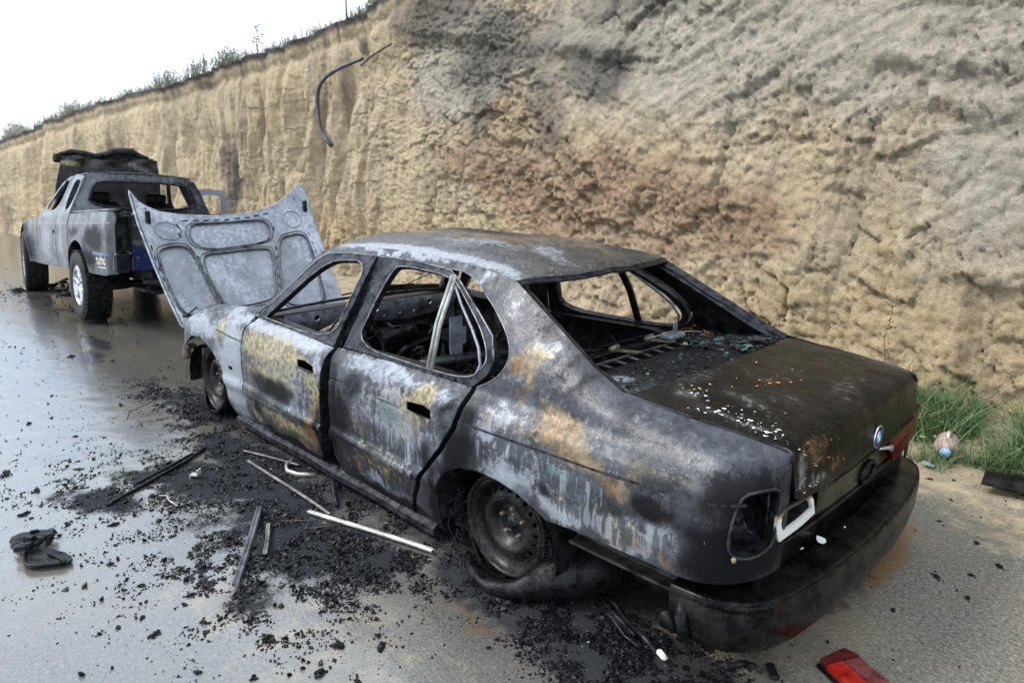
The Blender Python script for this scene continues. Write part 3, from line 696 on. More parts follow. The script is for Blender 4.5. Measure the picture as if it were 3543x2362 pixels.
EX=[-1.05,-.7,-.45,-.30,-.1,.17,.32,.5,.8,1.08,1.4,1.62,1.72,1.9,2.15,2.4,3.0,3.25]
EY=[.612,.64,.663,.645,.607,.557,.545,.535,.525,.52,.52,.53,.545,.60,.70,.70,.66,.60]
EZ=[.812,.845,.869,.930,1.035,1.170,1.197,1.208,1.222,1.225,1.21,1.185,1.155,1.01,.80,.765,.69,.60]
def BS(u,z):
    """body side surface: u runs along the car (wrapping round both corners), z is height -> x,y,z (left side)"""
    u=np.asarray(u,float); z=np.asarray(z,float); x=u+0*z
    Bz=cub(u,BX,BZ); Ez=np.interp(u,EX,EZ); Ey=np.interp(u,EX,EY)
    zn=np.where(z>Bz, .755, np.where(z>.3, .3+(z-.3)*(.455)/(Bz-.3), z))
    y=np.interp(zn,ZK,YK)
    t=np.clip((z-Bz)/np.maximum(Ez-Bz,1e-4),0,1.15)
    up=.77+(Ey-.77)*t+.03*np.sin(np.pi*np.clip(t,0,1))*np.where(u<.6,1,.6)
    y=np.where(z>Bz,up,y)
    # rear corner
    ph=np.clip((-.84-u)/.31,0,1)*np.pi/2
    yr=.60+(y-.60)*np.cos(ph)
    r=u<-.84
    y=np.where(r,yr,y); x=np.where(r,-.84-.20*np.sin(ph),x)
    # front corner
    ph=np.clip((u-2.95)/.40,0,1)*np.pi/2
    fr=u>2.95
    y=np.where(fr,.60+(y-.60)*np.cos(ph),y); x=np.where(fr,2.95+.26*np.sin(ph),x)
    return x,y,z+0*u
SED = empty('burnt_sedan', (1.2, 0, 0), label='burnt-out four-door sedan with open hood, stripped to rusted and scorched metal', cat='car')
SB = SED
M_BODY = burnt('scorched_body')
M_ROOF = burnt('scorched_roof', dark=(.005, .0045, .0045), mid=(.034, .029, .028), pale=(.24, .25, .275), speck=.95, rough=.24)
M_LID = burnt('charred_lid', dark=(.0022, .0018, .0016), mid=(.0085, .0068, .0058), pale=(.20, .19, .18), speck=.5, rough=.20, spec=.22)
M_HOOD = burnt('ashen_hood', dark=(.10, .107, .122), mid=(.235, .252, .285), pale=(.36, .385, .43), speck=.2, rough=.33, shift=-.02)
M_CHAR = plain('char_black', (.002, .002, .0024), .5, var=.6, sc=18, bump=.6, col2=(.012, .012, .014))
M_CHARM = plain('char_metal', (.0035, .0035, .0042), .34, var=.5, sc=22, bump=.4, col2=(.022, .023, .028), metal=.1)
M_BARE = plain('bare_frame_metal', (.13, .135, .15), .4, var=.4, sc=25, bump=.3, metal=.3)
M_RUBBER = plain('burnt_rubber', (.002, .002, .0024), .42, var=.4, sc=30, bump=.8, col2=(.0055, .0055, .0065))
M_RIM = plain('scorched_rim', (.007, .0066, .0066), .32, var=.3, sc=9, bump=.2, col2=(.024, .021, .020), metal=.2)
M_BUMP = plain('charred_bumper', (.0018, .0016, .0015), .26, var=.45, sc=12, bump=.3, col2=(.0065, .0058, .0052))
M_TAN = plain('scorched_tan', (.07, .058, .034), .5, sc=20, col2=(.17, .145, .09))
M_WIRE = plain('bare_copper_wire', (.14, .035, .016), .5)
M_HIGHLIGHT = plain('highlight_grey', (.05, .05, .055), .3, var=.6, sc=18, col2=(.24, .24, .25), metal=.3)  # light grey standing in for highlights along the frame edges
M_WHITE = plain('white_enamel', (.70, .69, .64), .45, var=.15, sc=25, col2=(.82, .80, .74))
M_GLASSG = plain('shattered_glass', (.015, .035, .032), .2, var=.5, sc=30, col2=(.07, .12, .11))
def shift(o_):   # parts are modelled in scene coordinates; their parent stands at the car's middle
    o_.location = (-1.2, 0, 0); return o_
def P(o_, parent=None):
    if parent is not None and parent is not SED: o_.parent = parent
    else: o_.parent = SED; o_.location = (-1.2, 0, 0)
    return o_
def paint_side(seed):
    # channel, u, z, ru, rz, rot, strength : scorch patches on the left side, and pale highlights painted along belt, shoulder and roof rail
    L = [('p', 2.30, .50, .20, .26, 0, 1.), ('p', 2.6, .62, .22, .07, 0, .8), ('p', 2.28, .25, .16, .18, 0, .95), ('p', 2.8, .62, .25, .10, 0, .7), ('o', 2.42, .64, .07, .10, 0, .8), ('s', 2.42, .56, .04, .08, 0, .5),
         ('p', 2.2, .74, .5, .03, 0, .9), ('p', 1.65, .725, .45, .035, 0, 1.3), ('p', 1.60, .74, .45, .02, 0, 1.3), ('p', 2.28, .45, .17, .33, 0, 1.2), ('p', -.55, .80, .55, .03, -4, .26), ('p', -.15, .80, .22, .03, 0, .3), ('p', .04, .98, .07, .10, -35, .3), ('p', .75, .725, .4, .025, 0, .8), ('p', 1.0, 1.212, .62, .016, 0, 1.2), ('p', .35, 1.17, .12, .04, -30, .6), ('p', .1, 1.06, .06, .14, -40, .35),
         ('p', 1.62, .50, .42, .24, 0, .58), ('o', 1.75, .64, .40, .09, 0, .9), ('p', .62, .52, .36, .24, 0, .60), ('p', -.2, .56, .30, .12, 0, .5), ('p', -.1, .86, .16, .08, -40, .22), ('s', -.55, .72, .25, .03, 0, .35), ('s', -.75, .68, .2, .08, 0, .5), ('p', -.55, .50, .32, .05, 0, .45), ('o', .5, .62, .16, .10, 0, .7), ('p', .85, .60, .12, .12, 0, .4), ('r', .9, .45, .16, .12, 0, .35), ('o', .75, .30, .3, .10, 0, .45), ('p', .6, .16, .35, .05, 0, .4), ('o', 1.70, .58, .42, .20, 0, .62), ('o', 1.7, .25, .4, .10, 0, .5), ('r', 1.62, .56, .3, .06, 0, .35), ('o', -.2, .70, .4, .08, -10, .35), ('o', .6, .60, .35, .12, 0, .4), ('o', -.5, .5, .4, .06, 0, .35), ('o', 1.95, .63, .20, .09, 0, 1.), ('o', 1.55, .63, .24, .06, 5, .95), ('o', 1.36, .56, .10, .10, 0, .6), ('o', 1.80, .50, .32, .07, 0, .7), ('o', 1.30, .42, .05, .18, 0, .7),
         ('s', 1.72, .41, .22, .085, -8, 1.), ('s', 1.90, .44, .10, .07, 0, .7), ('s', 1.98, .24, .07, .06, 0, .8), ('s', 1.40, .10, .40, .05, 0, .9), ('s', 1.28, .28, .04, .20, 0, .9), ('s', 1.6, .2, .2, .04, 0, .4),
         ('r', 1.36, .27, .06, .16, 0, .9), ('r', 2.03, .35, .045, .20, 0, .6), ('o', 1.60, .24, .3, .05, 0, .8), ('r', 1.47, .17, .07, .07, 0, .8), ('o', 2.0, .18, .06, .08, 0, .7), ('p', 1.50, .47, .12, .06, 0, .35), ('p', 1.30, .64, .06, .10, 0, .7),
         ('p', .60, .60, .24, .12, 0, .62), ('p', .50, .48, .22, .14, 0, .75), ('p', .85, .70, .30, .045, 0, .6), ('p', .32, .70, .12, .05, 0, .5), ('o', .46, .68, .10, .055, 0, .95), ('r', .47, .52, .035, .09, 0, .7), ('o', .54, .50, .05, .09, 0, .5), ('t', .66, .56, .15, .10, 0, .6),
         ('s', 1.06, .45, .12, .22, 0, .75), ('s', .95, .62, .12, .07, -20, .6), ('s', .38, .44, .06, .10, 0, .75), ('s', .28, .60, .07, .05, 0, .5), ('s', .8, .45, .10, .05, 0, .5), ('s', .55, .20, .1, .1, 0, .4), ('d', .60, .42, .28, .10, 0, .8), ('r', .95, .22, .14, .05, 0, .5), ('p', .78, .18, .18, .05, 0, .6), ('p', .72, .33, .2, .04, 0, .5),
         ('p', -.02, .70, .15, .06, 0, .55), ('p', .03, .64, .06, .08, 0, .7), ('p', -.10, .50, .16, .07, 0, .85), ('p', -.36, .45, .16, .035, 0, 1.), ('p', -.60, .46, .20, .035, 0, .7), ('p', -.25, .56, .14, .06, 0, .55), ('p', -.80, .52, .10, .07, 0, .75), ('p', -.10, .97, .09, .035, 0, .7), ('p', -.02, .845, .10, .045, 0, .5),
         ('r', -.03, .90, .10, .06, -30, 1.), ('r', -.10, .845, .035, .055, 0, .9), ('o', -.08, .955, .09, .035, 0, .75), ('r', .03, .86, .02, .05, 0, .8), ('r', .05, .68, .03, .05, 0, .6),
         ('r', -.22, .735, .10, .04, 22, .9), ('r', -.36, .69, .22, .050, 22, 1.), ('r', -.50, .640, .20, .040, 12, .9), ('o', -.30, .72, .22, .05, 20, .6), ('r', -.06, .79, .05, .05, 0, .6), ('r', -.60, .47, .16, .035, 0, .72), ('r', -.78, .46, .05, .05, 0, .6), ('o', -.45, .66, .12, .03, -20, .5), ('p', -.42, .72, .10, .03, -12, .45),
         ('t', -.34, .60, .12, .04, -5, .6), ('t', -.16, .66, .07, .03, 0, .4), ('t', -.45, .55, .1, .05, 0, .5),
         ('d', -.15, .60, .18, .05, 0, .9), ('d', -.38, .57, .20, .06, 0, .75), ('d', -.52, .48, .25, .05, 0, .9), ('d', -.76, .50, .14, .06, 0, .6), ('d', .05, .56, .06, .06, 0, .6),
         ('s', -.74, .60, .10, .045, 0, 1.), ('s', -.05, 1.05, .25, .10, -35, .4), ('s', -.55, .78, .3, .02, 0, .3), ('s', -.05, .75, .1, .03, 0, .3), ('s', 1.12, .40, .06, .34, 0, .9), ('s', .85, .33, .25, .03, 0, .7), ('s', .7, .12, .5, .04, 0, .9), ('s', 1.75, .13, .4, .03, 0, .9), ('s', .30, .12, .1, .3, 0, .7), ('s', -.60, .56, .12, .03, -5, .5), ('s', -.9, .58, .12, .12, 0, .45), ('s', .15, .64, .06, .12, 0, .7), ('s', .1, .46, .1, .04, 0, .6), ('s', -1.0, .68, .18, .10, 0, .8), ('s', -1.0, .52, .22, .12, 0, 1.), ('s', .20, .50, .12, .12, 0, .9), ('s', .27, .68, .10, .04, -40, .7), ('s', -.30, .88, .18, .03, -38, .5), ('s', 1.17, .66, .05, .08, 0, .8), ('s', 1.95, .50, .08, .04, 0, .4), ('s', -.96, .47, .2, .06, 0, .9), ('s', .16, .55, .10, .10, 0, .8), ('s', .22, .40, .08, .08, 0, .8), ('s', .34, .25, .05, .2, 0, .9), ('s', -.16, .47, .05, .04, 0, .5), ('s', -.28, .50, .05, .05, 0, .7), ('s', -.20, .90, .12, .035, -40, .5), ('s', -.1, .80, .12, .02, 0, .45), ('s', .2, 1.1, .15, .1, 0, .25),
         ('o', -.66, .68, .14, .035, -5, .45), ('p', -.95, .79, .3, .03, 0, .25)]
    ch = dict(r=(0, 0), o=(0, 1), p=(0, 2), t=(1, 0), s=(1, 1), d=(1, 2))
    def f(u, z):
        w = .055*fbm(n3(u*6, z*6, seed), 4, .6); w2 = .045*fbm(n3(u*6, z*6, seed+9), 4, .6)
        A = [np.zeros((len(u), 3)), np.zeros((len(u), 3))]
        for c, cu, cz, ru, rz, ro, s in L:
            m, k = ch[c]; A[m][:, k] = np.maximum(A[m][:, k], s*blob(u+w, z+w2, cu, cz, ru, rz, ro, 1.0))
        return {'M1': A[0], 'M2': A[1]}
    return f
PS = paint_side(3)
def uniform_paint(r=0., o=0., p=0., t=0., s=0., d=0., seed=0, sc=3.):
    def f(u, z):
        n = fbm(n3(u*sc, z*sc, seed+40), 3)
        one = np.ones(len(u)); k = np.clip(.75+.9*n, 0, 1.3)
        return {'M1': np.stack([r*k, o*k, p*k*one], 1), 'M2': np.stack([t*k, s*np.clip(.8+.8*n, 0, 1.3), d*k], 1)}
    return f
def side_fn(side, off=0.):
    def f(u, z):
        x, y, z2 = BS(u, z)
        if off:
            e = 1e-3; a = np.stack(BS(u+e, z), -1)-np.stack(BS(u-e, z), -1); b = np.stack(BS(u, z+e), -1)-np.stack(BS(u, z-e), -1)
            n = np.cross(a, b); n /= np.linalg.norm(n, axis=-1)[:, None]+1e-9
            n *= np.sign(n[:, 1:2]+1e-9)
            x, y, z2 = x+off*n[:, 0], y+off*n[:, 1], z2+off*n[:, 2]
        return x, side*y, z2
    return f
def dents(amp, seed, sc=3.):
    return lambda v2, v3: np.stack([0*v2[:, 0], amp*np.sign(v3[:, 1])*fbm(n3(v2[:, 0]*sc, v2[:, 1]*sc, seed), 3), 0*v2[:, 0]], 1)
FD = [(2.062, .757), (2.092, .722), (2.106, .680), (2.112, .610), (2.112, .522), (2.112, .419), (2.112, .340), (2.102, .256), (2.095, .179), (2.076, .128), (1.7, .105), (1.365, .085), (1.30, .15), (1.268, .25), (1.257, .343), (1.250, .503), (1.243, .600), (1.228, .687), (1.222, .735), (1.6, .747)]
RD = [(1.190, .741), (1.160, .652), (1.152, .569), (1.150, .338), (1.150, .203), (1.135, .095), (.85, .080), (.565, .075), (.50, .22), (.448, .322), (.405, .382), (.308, .492), (.232, .606), (.204, .710), (.208, .765), (.7, .756)]
FWO = [(2.065, .757), (1.874, .953), (1.699, 1.106), (1.620, 1.150), (1.432, 1.172), (1.163, 1.180), (1.185, .955), (1.232, .737)]
FWI = [(1.985, .768), (1.816, .916), (1.646, 1.059), (1.555, 1.112), (1.47, 1.132), (1.212, 1.150), (1.228, .955), (1.268, .750)]
RWO = [(1.150, .746), (1.105, .95), (1.061, 1.183), (.842, 1.186), (.571, 1.171), (.473, 1.133), (.286, 1.037), (.165, .966), (.108, .888), (.130, .819), (.202, .762)]
RWI = [(1.055, .774), (1.02, .948), (.985, 1.13), (.94, 1.160), (.545, 1.148), (.455, 1.107), (.300, 1.020), (.208, .955), (.152, .885), (.165, .840), (.235, .782), (.55, .772)]
ARCH = [(.32, .30), (.305, .361), (.262, .407), (.173, .450), (.073, .470), (-.048, .470), (-.153, .452), (-.237, .422), (-.293, .397)]
QBOT = [(-.41, .408), (-.58, .413), (-.75, .418), (-.90, .420), (-1.05, .425), (-1.14, .43)]
_q = lambda p: smoothpoly(p, 1)
QLAMP = [(-.985, .700), (-1.03, .710), (-1.09, .711), (-1.105, .67), (-1.10, .60), (-1.095, .535), (-1.06, .510), (-1.02, .503), (-.985, .513), (-.967, .540), (-.968, .603), (-.975, .663)]
JAMB = [(.50, 1.178), (.40, 1.158), (.35, 1.132), (.192, 1.050), (.070, .956), (.045, .890), (.075, .83), (.13, .79), (.182, .765)]
JAMB = [JAMB[0]]+[tuple(q) for q in smoothpoly(JAMB, 2, (0, 8))][1:]
SIDEBODY = [(2.10, .775), (1.874, .975), (1.699, 1.122), (1.62, 1.156), (1.43, 1.174), (1.08, 1.184), (.80, 1.186)]+JAMB+[(.175, .71), (.20, .606), (.282, .484), (.385, .372), (.425, .31), (.478, .21), (.54, .075), (.36, .07), (.33, .18)]+ARCH+QBOT+[(-1.148, .50), (-1.148, .62), (-1.148, .74), (-1.148, .805)]
SIDEBODY += [(-1.05, .813), (-.7, .846), (-.45, .870), (-.30, .931), (-.1, 1.036), (.17, 1.171), (.32, 1.198), (.5, 1.209), (.8, 1.223), (1.08, 1.226), (1.4, 1.211), (1.62, 1.186), (1.72, 1.156), (1.9, 1.011), (2.15, .802)]
FENDER = [(2.135, .80), (2.125, .752), (2.118, .722), (2.130, .680), (2.136, .610), (2.136, .419), (2.134, .34), (2.126, .256), (2.118, .179), (2.10, .11), (2.385, .07), (2.40, .18), (2.385, .313), (2.455, .415), (2.56, .490), (2.735, .540), (2.885, .520), (2.96, .465), (3.02, .42), (3.10, .42), (3.22, .44), (3.33, .47), (3.335, .54), (3.3, .575), (3.0, .692), (2.7, .729), (2.4, .766)]
HF = [(1.478, .640), (1.40, .645), (1.315, .632), (1.304, .598), (1.362, .588), (1.470, .602)]
HR = [(.530, .642), (.42, .650), (.365, .640), (.360, .604), (.43, .598), (.525, .606)]
MK = [(2.325, .434), (2.270, .434), (2.272, .408), (2.328, .408)]
FWI = smoothpoly(FWI, 2, (0,)); RWI = smoothpoly(RWI, 2)
FWO = smoothpoly(FWO, 1, (0, 5, 6, 7)); RWO = smoothpoly(RWO, 2, (0, 1, 2, 10))
for side in (1, -1):
    pt = PS if side == 1 else uniform_paint(s=.6, p=.2, seed=5)
    fl = side == 1
    inner_off = -.035
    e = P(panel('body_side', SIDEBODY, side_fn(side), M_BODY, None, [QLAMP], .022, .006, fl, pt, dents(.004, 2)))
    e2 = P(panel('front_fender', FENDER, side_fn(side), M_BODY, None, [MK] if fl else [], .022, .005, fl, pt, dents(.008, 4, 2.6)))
    if fl:
        cav = MB().box((2.30, .835, .421), (.07, .02, .04)); cav.build('marker_pocket', M_CHAR, e2)
    for nm, poly, hole, wo, wi, sd_ in (('front_door', FD, HF, FWO, FWI, 5), ('rear_door', RD, HR, RWO, RWI, 6)):
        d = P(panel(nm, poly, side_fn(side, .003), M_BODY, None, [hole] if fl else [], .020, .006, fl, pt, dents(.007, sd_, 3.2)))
        # inner door shell, set in from the skin
        lo, hi = min(p_[0] for p_ in poly), max(p_[0] for p_ in poly)
        shr = [(p_[0]+(.02 if p_[0] < (lo+hi)/2 else -.02), min(p_[1], .742)) for p_ in poly]
        panel('inner_panel', shr, lambda u, z, s=side: (u, s*(np.interp(z, ZK, YK)-.095+.03*sst(.55, .76, z)), z), M_CHAR, d, step=.06, thick=.004, flip=fl,
              disp=lambda v2, v3: np.stack([0*v2[:, 0], .012*fbm(n3(v2[:, 0]*8, v2[:, 1]*8, 3), 3), 0*v2[:, 0]], 1))
        # edge flange joining skin and shell
        rows = []
        ed = resample(smoothpoly(poly, 1), .05)
        bx, by, bz = side_fn(side)(ed[:, 0], ed[:, 1])
        for w_ in (0., .5, 1.): rows.append(np.stack([bx, by-side*(.002+w_*.095), bz], 1))
        strip('door_edge', np.array([np.vstack([r_, r_[:1]]) for r_ in rows]), M_CHARM, d)
        panel('window_frame', wo, side_fn(side, .010), M_CHARM, d, [wi], .02, .030, fl)
        # raised rub strip and swage groove
        zz = (.352, .322) if nm == 'front_door' else (.345, .316)
        us = np.linspace(lo+.012, hi-.012, 30)
        if nm == 'rear_door': us = np.linspace(.475, 1.135, 30)
        rows = []
        for dz, of in ((.024, .001), (.017, .012), (-.010, .012), (-.018, .001)):
            zc = np.interp(us, [us[0], us[-1]], [zz[1], zz[0]])+dz
            rows.append(np.stack(side_fn(side, of)(us, zc), 1))
        strip('rub_strip', rows, M_BODY, d, thick=.002, flip=side < 0, paint=lambda v: (lambda: PS(v[:, 0], v[:, 2]))())
    for nm_, loop_, clo in (('front_door', FWI, True), ('rear_door', RWI, True), ('front_door', [(2.065, .757), (1.874, .953), (1.699, 1.106), (1.620, 1.150), (1.432, 1.172), (1.163, 1.180)], False), ('rear_door', [(1.061, 1.183), (.842, 1.186), (.571, 1.171), (.473, 1.133), (.286, 1.037), (.165, .966), (.118, .888)], False), ('body_side', [tuple(q) for q in SIDEBODY[0:7+len(JAMB)]], False)):
        pe = [o_ for o_ in SED.children if o_.name.split('.')[0] == nm_][-1]; lq = resample(loop_ if clo else smoothpoly(loop_, 0), .02, clo)
        x_, y_, z_ = side_fn(side, .011 if nm_ != 'body_side' else .001)(lq[:, 0], lq[:, 1]); MB().tube(np.stack([x_, y_, z_], 1), .0036 if nm_ != 'body_side' else .003, 5, closed=clo).build('frame_highlight', M_HIGHLIGHT, pe)  # added thin light tubes imitate highlight lines on frame and opening edges
    # window guide bars of the rear door
    rd_e = [o_ for o_ in SED.children if o_.name.startswith('rear_door')][-1]
    f0 = side_fn(side, .012)
    ga = np.stack(f0(np.array([.532, .500, .477]), np.array([1.152, .96, .775])), 1)
    mb = MB()
    for dx_ in (-.012, .012): mb.tube(ga+[dx_, 0, 0], .011, 4, flat=1.3)
    mb.build('divider_bar', plain('pale_channel', (.26, .26, .25), .4, col2=(.38, .38, .36), metal=.2) if side == 1 else M_CHAR, rd_e)
    gb = np.stack(side_fn(side, .002)(np.array([.515, .42, .30, .225, .190, .21]), np.array([1.125, 1.055, .975, .91, .85, .785])), 1)
    MB().tube(resample(gb, .03, False), .007, 6).build('glass_channel', M_BARE, rd_e)
    # swage line along the whole side: a pressed groove
    for (u0, u1, z0, z1, par) in ((2.13, 2.50, .612, .628, 'front_fender'), (1.252, 2.108, .598, .609, 'front_door'), (.242, 1.148, .598, .612, 'rear_door'), (-1.0, .195, .676, .628, 'body_side')):
        pe = [o_ for o_ in SED.children if o_.name.split('.')[0] == par][-1]
        us = np.linspace(u0, u1, 40); zc = z0+(z1-z0)*(us-u0)/(u1-u0)
        if par == 'body_side': zc = np.interp(us, [-1.0, -.72, -.5, -.2, .2], [.672, .662, .650, .644, .636])
        rows = [np.stack(side_fn(side, of)(us, zc+dz), 1) for dz, of in ((.0042, .0008), (0, .0012), (-.0042, .0008))]
        strip('swage_line', rows, M_CHARM, pe, flip=side < 0)
    # pillar B, sill, jamb liner
    pb_ = MB()
    for (xa, xb, w_) in ((1.20, 1.12, .05),):
        pts = np.array([(1.20, .775, .05), (1.20, .765, .45), (1.19, .735, .74), (1.15, .655, .95), (1.10, .545, 1.19)])
        g = [np.array([(p_[0]-.055, side*(p_[1]), p_[2]), (p_[0]+.055, side*(p_[1]), p_[2]), (p_[0]+.05, side*(p_[1]-.06), p_[2]), (p_[0]-.05, side*(p_[1]-.06), p_[2])]) for p_ in pts]
        v = np.concatenate(g); f = []
        for i in range(len(pts)-1): f += [(i*4+k, i*4+(k+1) % 4, i*4+4+(k+1) % 4, i*4+4+k) for k in range(4)]
        pb_.add(v, f, False)
    P(pb_.build('b_pillar', M_CHARM))
    sl = MB(); prof = [(.80, .10), (.835, .075), (.835, .045), (.79, .02), (.70, .02), (.70, .11)]
    us = np.linspace(.40, 2.36, 24)
    v = np.array([(u_, side*(a_-.004), b_+.004*math.sin(u_*9)) for u_ in us for a_, b_ in prof]); f = []
    for i in range(23): f += [(i*6+k, i*6+(k+1) % 6, i*6+6+(k+1) % 6, i*6+6+k) for k in range(6)]
    f += [tuple(range(6)), tuple(range(23*6, 24*6))]; sl.add(v, f, False)
    P(sl.build('sill', M_CHARM))
    # inside liner of the opening (dark return of the roof rail and C pillar)
    loop = resample([p_ for p_ in SIDEBODY[0:7+len(JAMB)]], .03, False)
    a_ = np.stack(side_fn(side, -.004)(loop[:, 0], loop[:, 1]), 1); b_ = a_.copy(); b_[:, 1] -= side*.055; b_[:, 2] -= .012
    c_ = b_.copy(); c_[:, 2] += .03; c_[:, 1] -= side*.03
    P(strip('door_jamb', [a_, (a_+b_)/2, b_, c_], M_CHARM))
    # inner C pillar / roof side lining: dark pressed steel
    inn = [(.52, 1.188), (.385, 1.150), (.225, 1.052), (.10, .960), (.065, .89), (.095, .825), (.18, .765), (.12, .66), (-.55, .66), (-.48, .855), (-.30, .915), (-.1, 1.02), (.17, 1.155), (.32, 1.185)]
    P(panel('inner_quarter', inn, lambda u, z, s=side: (u, s*(np.maximum(BS(u, z)[1]-.055, .35)), z), M_CHAR, None, step=.05, thick=.004, flip=fl,
            disp=lambda v2, v3: np.stack([0*v2[:, 0], .02*fbm(n3(v2[:, 0]*7, v2[:, 1]*7, 8), 3), 0*v2[:, 0]], 1)))
    # wheel housings
    for cx in (0.0, 2.76):
        a = np.linspace(-.15, math.pi+.15, 22); rr = .325
        rows = [np.array([(cx+rr*k*math.cos(t_), side*yy, .20+rr*k*math.sin(t_)*.86) for t_ in a]) for yy, k in ((.83, .97), (.70, 1.0), (.52, .99), (.46, .80), (.455, .3))]
        P(strip('wheel_housing', rows, M_CHAR))
# ---- roof
def roof_z(x, y):
    Ey = np.interp(x, EX, EY); Ez = np.interp(x, EX, EZ); q = np.clip(np.abs(y)/Ey, 0, 1)
    z = Ez+.060*(1-q**2.4)*(.42+.58*sst(.1, .6, x))+.012*sst(0, -1, y/np.maximum(Ey, .1))*sst(.9, .2, x)*np.clip(1-.35*sst(1.3, 1.8, x), 0, 1)+.010*(1-q**2)
    sag = .014*fbm(n3(x*2.4, y*2.6, 4), 3)-.012*np.exp(-((x-.95)/.18)**2)*(q < 1)*(1-q**2)
    ripple = .006*np.sin(7*x+3*np.sin(4*y))*(1-q**2)
    return z+(sag+ripple)*(1-q**4)
rear_hdr = lambda y: .185-.060*(1-np.abs(y/.557)**2.6)
front_hdr = lambda y: 1.64+.12*(1-(y/.53)**2)
yy = np.linspace(-1, 1, 25); ROOF = [(front_hdr(.53*k), .53*k) for k in yy]
sidepts = [(1.4, .52), (1.08, .52), (.8, .525), (.5, .535), (.32, .545)]
ROOF = ROOF+sidepts+[(rear_hdr(.553*k), .553*k) for k in yy[::-1]]+[(a, -b) for a, b in sidepts[::-1]]
def roof_paint(x, y):
    w = .08*fbm(n3(x*4, y*4, 1), 4); z_ = 0*x
    r = np.maximum.reduce([.75*blob(x+w, y+w, .8, .05, .45, .22, 20), .6*blob(x+w, y, .45, -.2, .3, .2), .6*blob(x+w, y, 1.3, .1, .3, .2)])
    p = np.maximum.reduce([.55*blob(x+w, y+w, .75, .25, .35, .10, 10), .5*blob(x+w, y+w, .35, .15, .25, .08, -20), .45*blob(x, y+w, 1.2, -.1, .3, .12), 1.25*blob(x, y+w*.4, 1.0, .49, .75, .045), .9*blob(x, y+w, .35, .50, .2, .05)])  # the pale band along the left edge is a painted highlight
    s = np.maximum.reduce([.7*blob(x+w, y+w, 1.0, -.05, .5, .18, 10), .6*blob(x+w, y+w, .3, -.35, .3, .2), .5*blob(x+w, y+w, .5, .38, .3, .06)])
    return {'M1': np.stack([r, .5*r, p], 1), 'M2': np.stack([z_, s, z_], 1)}
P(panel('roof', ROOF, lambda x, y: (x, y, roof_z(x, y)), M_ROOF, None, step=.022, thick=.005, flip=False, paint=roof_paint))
for x_ in (.5, .95, 1.4): P(MB().box((x_, 0, 1.185), (.05, .9, .02)).build('roof_bow', M_CHAR))
# window apertures: headers with a folded flange
def hdr(name, fn, ymax, dz, dx):
    ys = np.linspace(-ymax, ymax, 40); top = np.array([(fn(y_), y_, roof_z(np.array([fn(y_)]), np.array([y_]))[0]) for y_ in ys])
    rows = [top+[0, 0, .001], top+[dx*.3, 0, -.004], top+[dx*.35, 0, -.010], top+[dx, 0, -.014], top+[dx*1.1, 0, -.022], top+[-dx*.8, 0, -.032]]
    P(strip(name, rows, M_CHARM))
hdr('rear_header', rear_hdr, .55, 0, -.022); hdr('windshield_header', front_hdr, .525, 0, .022)
for side in (1, -1):   # pillar flanges beside rear window and windshield
    xs_ = np.array([.17, .02, -.1, -.2, -.30, -.38, -.45]); a_ = np.stack([xs_, side*np.interp(xs_, EX, EY), np.interp(xs_, EX, EZ)], 1)
    P(strip('window_flange', [a_+[0, 0, .001], a_+[-.003, -side*.012, -.012], a_+[-.006, -side*.032, -.012], a_+[.02, -side*.05, -.03]], M_CHARM))
    xs_ = np.array([1.62, 1.72, 1.9, 2.15]); a_ = np.stack([xs_, side*np.interp(xs_, EX, EY), np.interp(xs_, EX, EZ)], 1)
    P(strip('windshield_flange', [a_+[0, 0, .001], a_+[.02, -side*.012, -.01], a_+[.02, -side*.035, -.012], a_+[-.02, -side*.05, -.03]], M_CHARM))
# ---- trunk lid
def lidprof(s):   # s = 0 at the window end, growing to the rear and down the rear face
    S_ = [0, .30, .50, .545, .565, .585, .62, .72, .755]
    X_ = [-.475, -.77, -.965, -1.010, -1.028, -1.038, -1.045, -1.058, -1.060]
    Z_ = [.866, .845, .824, .815, .806, .790, .755, .665, .632]
    return np.interp(s, S_, X_), np.interp(s, S_, Z_)
def lid_fn(s, y):
    x, z = lidprof(s); hw = np.interp(s, [0, .4, .56, .755], [.655, .625, .606, .60]); q = np.clip(np.abs(y)/hw, 0, 1)
    top = sst(.6, .5, s)
    z = z+.012*(1-q**2)*top-.006*sst(.9, 1, q)*top+.004*fbm(n3(s*5, y*5, 2), 3)
    x = x-.020*(1-q**2)*(1-top)-.012*(1-q**2)*top*sst(.2, .5, s)-.012*(1-q*q)*0
    x = x+.04*(1-q**2)*0+.045*(q**2-1)*sst(.1, 0, s)
    return x, y, z
def lid_paint(s, y):
    w = .05*fbm(n3(s*7, y*7, 6), 4, .6); z_ = 0*s
    def B(*l): return np.max([blob(s+w, y+w, *k[:4], k[4] if len(k) > 4 else 0)*(k[5] if len(k) > 5 else 1) for k in l], axis=0)
    p = B((.13, .50, .08, .05, 0, .45), (.30, .56, .15, .03, 10, .45), (.42, .55, .10, .03, 0, .42), (.30, .38, .14, .06, 0, .36), (.66, .56, .07, .05, 0, .62), (.70, .45, .05, .10, 0, .5), (.38, .25, .12, .14, 0, .25), (.05, .3, .1, .25, 0, .3), (.45, -.1, .06, .25, 0, .3))
    r = B((.60, .45, .05, .12, 0, .55), (.68, .30, .05, .08, 0, .45), (.25, .12, .05, .15, 30, .35), (.5, 0, .03, .2, 0, .3), (.3, -.4, .2, .2, 0, .28))
    so = B((.30, .50, .16, .10, 0, .5), (.1, .2, .1, .3, 0, .4))
    return {'M1': np.stack([r, .4*r, p], 1), 'M2': np.stack([z_, so, z_], 1)}
